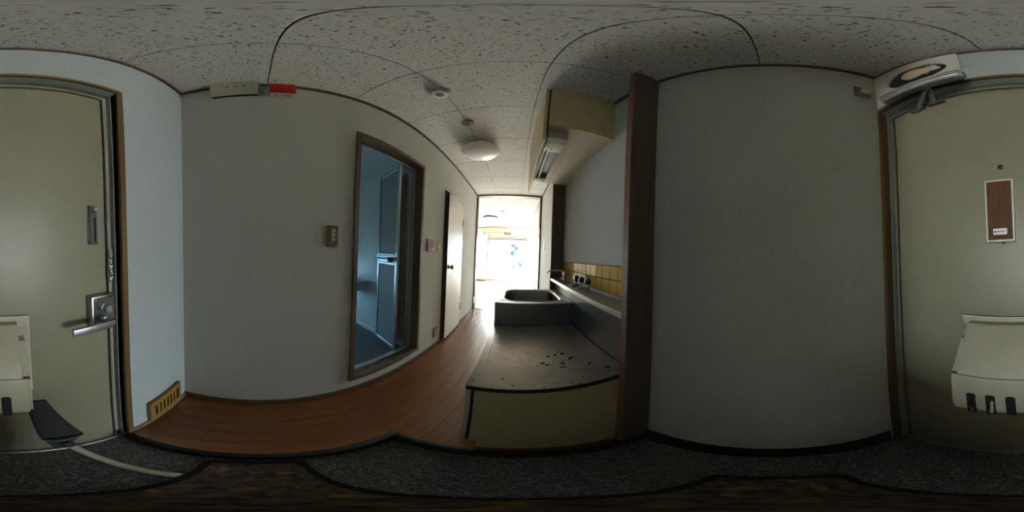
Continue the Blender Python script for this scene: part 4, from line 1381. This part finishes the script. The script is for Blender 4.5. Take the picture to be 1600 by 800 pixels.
prism(b, [(FY, 2.055), (FY - 0.14, 2.055), (FY - 0.19, 2.09), (FY - 0.195, 2.285), (FY - 0.18, 2.30), (FY, 2.30)], 'X', -1.27, -0.52)
bmesh.ops.bevel(b, geom=[e for e in b.edges], offset=0.004, segments=1, affect='EDGES')
part('body', b, 'ac', aa)
part('outlet_slot', B_(-1.22, -0.57, FY - 0.185, FY - 0.145, 2.060, 2.082), 'dark', aa)
part('top_grille', B_(-1.24, -0.55, FY - 0.188, FY - 0.02, 2.300, 2.309), 'dark', aa)
fo = thing('far_outlet', 'brown outlet plate right of the air conditioner', 'outlet', (-0.37, FY, 2.02))
part('plate', B_(-0.505, -0.235, FY - 0.01, FY, 2.02, 2.12, bev=0.003), 'goldplate', fo)
for k in range(3):
    part('socket', B_(-0.455 + k * 0.062, -0.425 + k * 0.062, FY - 0.014, FY - 0.01, 2.055, 2.085, bev=0.002), 'beigeplate', fo)
fp = thing('pipe_plate', 'small brown plate left of the air conditioner', 'cover', (-1.36, FY, 2.02))
part('plate', B_(-1.375, -1.335, FY - 0.01, FY, 2.03, 2.12, bev=0.003), 'goldplate', fp)
pc = thing('pipe_cover', 'round pale pipe cover below the air conditioner', 'cover', (-1.14, FY, 1.93))
part('disc', lathe(bmesh.new(), [(0.06, 0), (0.06, -0.012), (0.048, -0.022), (0.02, -0.024)], (-1.145, FY, 1.985), 'Y', 28), 'beigeplate', pc)
part('cap', lathe(bmesh.new(), [(0.018, -0.022), (0.016, -0.034)], (-1.145, FY, 1.985), 'Y', 16), 'goldplate', pc)
fl_ = thing('ceiling_lamp', 'round lamp with dark rim on the far room ceiling', 'lamp', (-0.82, 5.0, CE - 0.08))
part('rim', lathe(bmesh.new(), [(0.225, 0), (0.232, -0.03), (0.225, -0.045)], (-0.82, 5.0, CE), 'Z', 40), 'dark', fl_)
prf = [(0.215, -0.045)]
for k in range(1, 9):
    a = PI / 2 * k / 8
    prf.append((max(0.004, 0.215 * math.cos(a)), -0.045 - 0.04 * math.sin(a)))
part('shade', lathe(bmesh.new(), prf, (-0.82, 5.0, CE), 'Z', 40), 'lampshade', fl_)
fs = thing('smoke_detector', 'tiny round detector on the far room ceiling', 'smoke detector', (-0.394, 4.33, CE - 0.03))
part('base', lathe(bmesh.new(), [(0.05, 0), (0.05, -0.012), (0.03, -0.025)], (-0.394, 4.33, CE), 'Z', 24), 'goldplate', fs)

# ================================================================== OUTSIDE
tag(obj('ground', B_(-40, 40, -40, 80, -0.6, -0.5), 'ground', origin=(0, 0, -0.5)), 'pale open ground outside around the house', 'ground', kind='structure')
random.seed(21)


def shrub(x, y, h, r, label, clumps):
    s = thing('garden_tree', label, 'tree', (x, y, -0.5), group='trees outside the far window')
    part('trunk', tube(bmesh.new(), [(x, y, -0.5), (x + 0.03, y, 0.3), (x, y + 0.02, h * 0.8)], [0.05, 0.04, 0.02], 8), 'bark', s)
    b = bmesh.new()
    for (dx, dz, rc_, n) in clumps:
        tube(b, [(x, y, h * 0.6), (x + dx * 0.6, y, dz - rc_ * 0.3), (x + dx, y, dz)], [0.018, 0.012, 0.006], 5)
        for k in range(n):
            u = Vector((random.gauss(0, 1), random.gauss(0, 1), random.gauss(0, 1))).normalized() * rc_ * random.uniform(0.3, 1.0)
            c_ = Vector((x + dx, y, dz)) + u
            d1 = Vector((random.gauss(0, 1), random.gauss(0, 1), random.gauss(0, 1))).normalized()
            d2 = d1.orthogonal().normalized()
            L_, W_ = 0.085, 0.04
            vs = [b.verts.new(c_ + d1 * L_ * a + d2 * W_ * e) for a, e in ((-1, 0), (0, -1), (1, 0), (0, 1))]
            b.faces.new(vs)
    o = part('foliage', b, 'leaf', s)
    return s


shrub(-0.05, 11.9, 1.9, 0.5, 'thin tree with upper leaf clumps outside the far window', [(-0.1, 1.42, 0.26, 420), (-0.05, 1.95, 0.27, 220), (0.2, 1.75, 0.22, 130)])
shrub(0.32, 12.6, 0.8, 0.4, 'low sparse shrub outside the right side of the far window', [(-0.42, 0.36, 0.17, 200), (0.12, 0.55, 0.22, 220)])
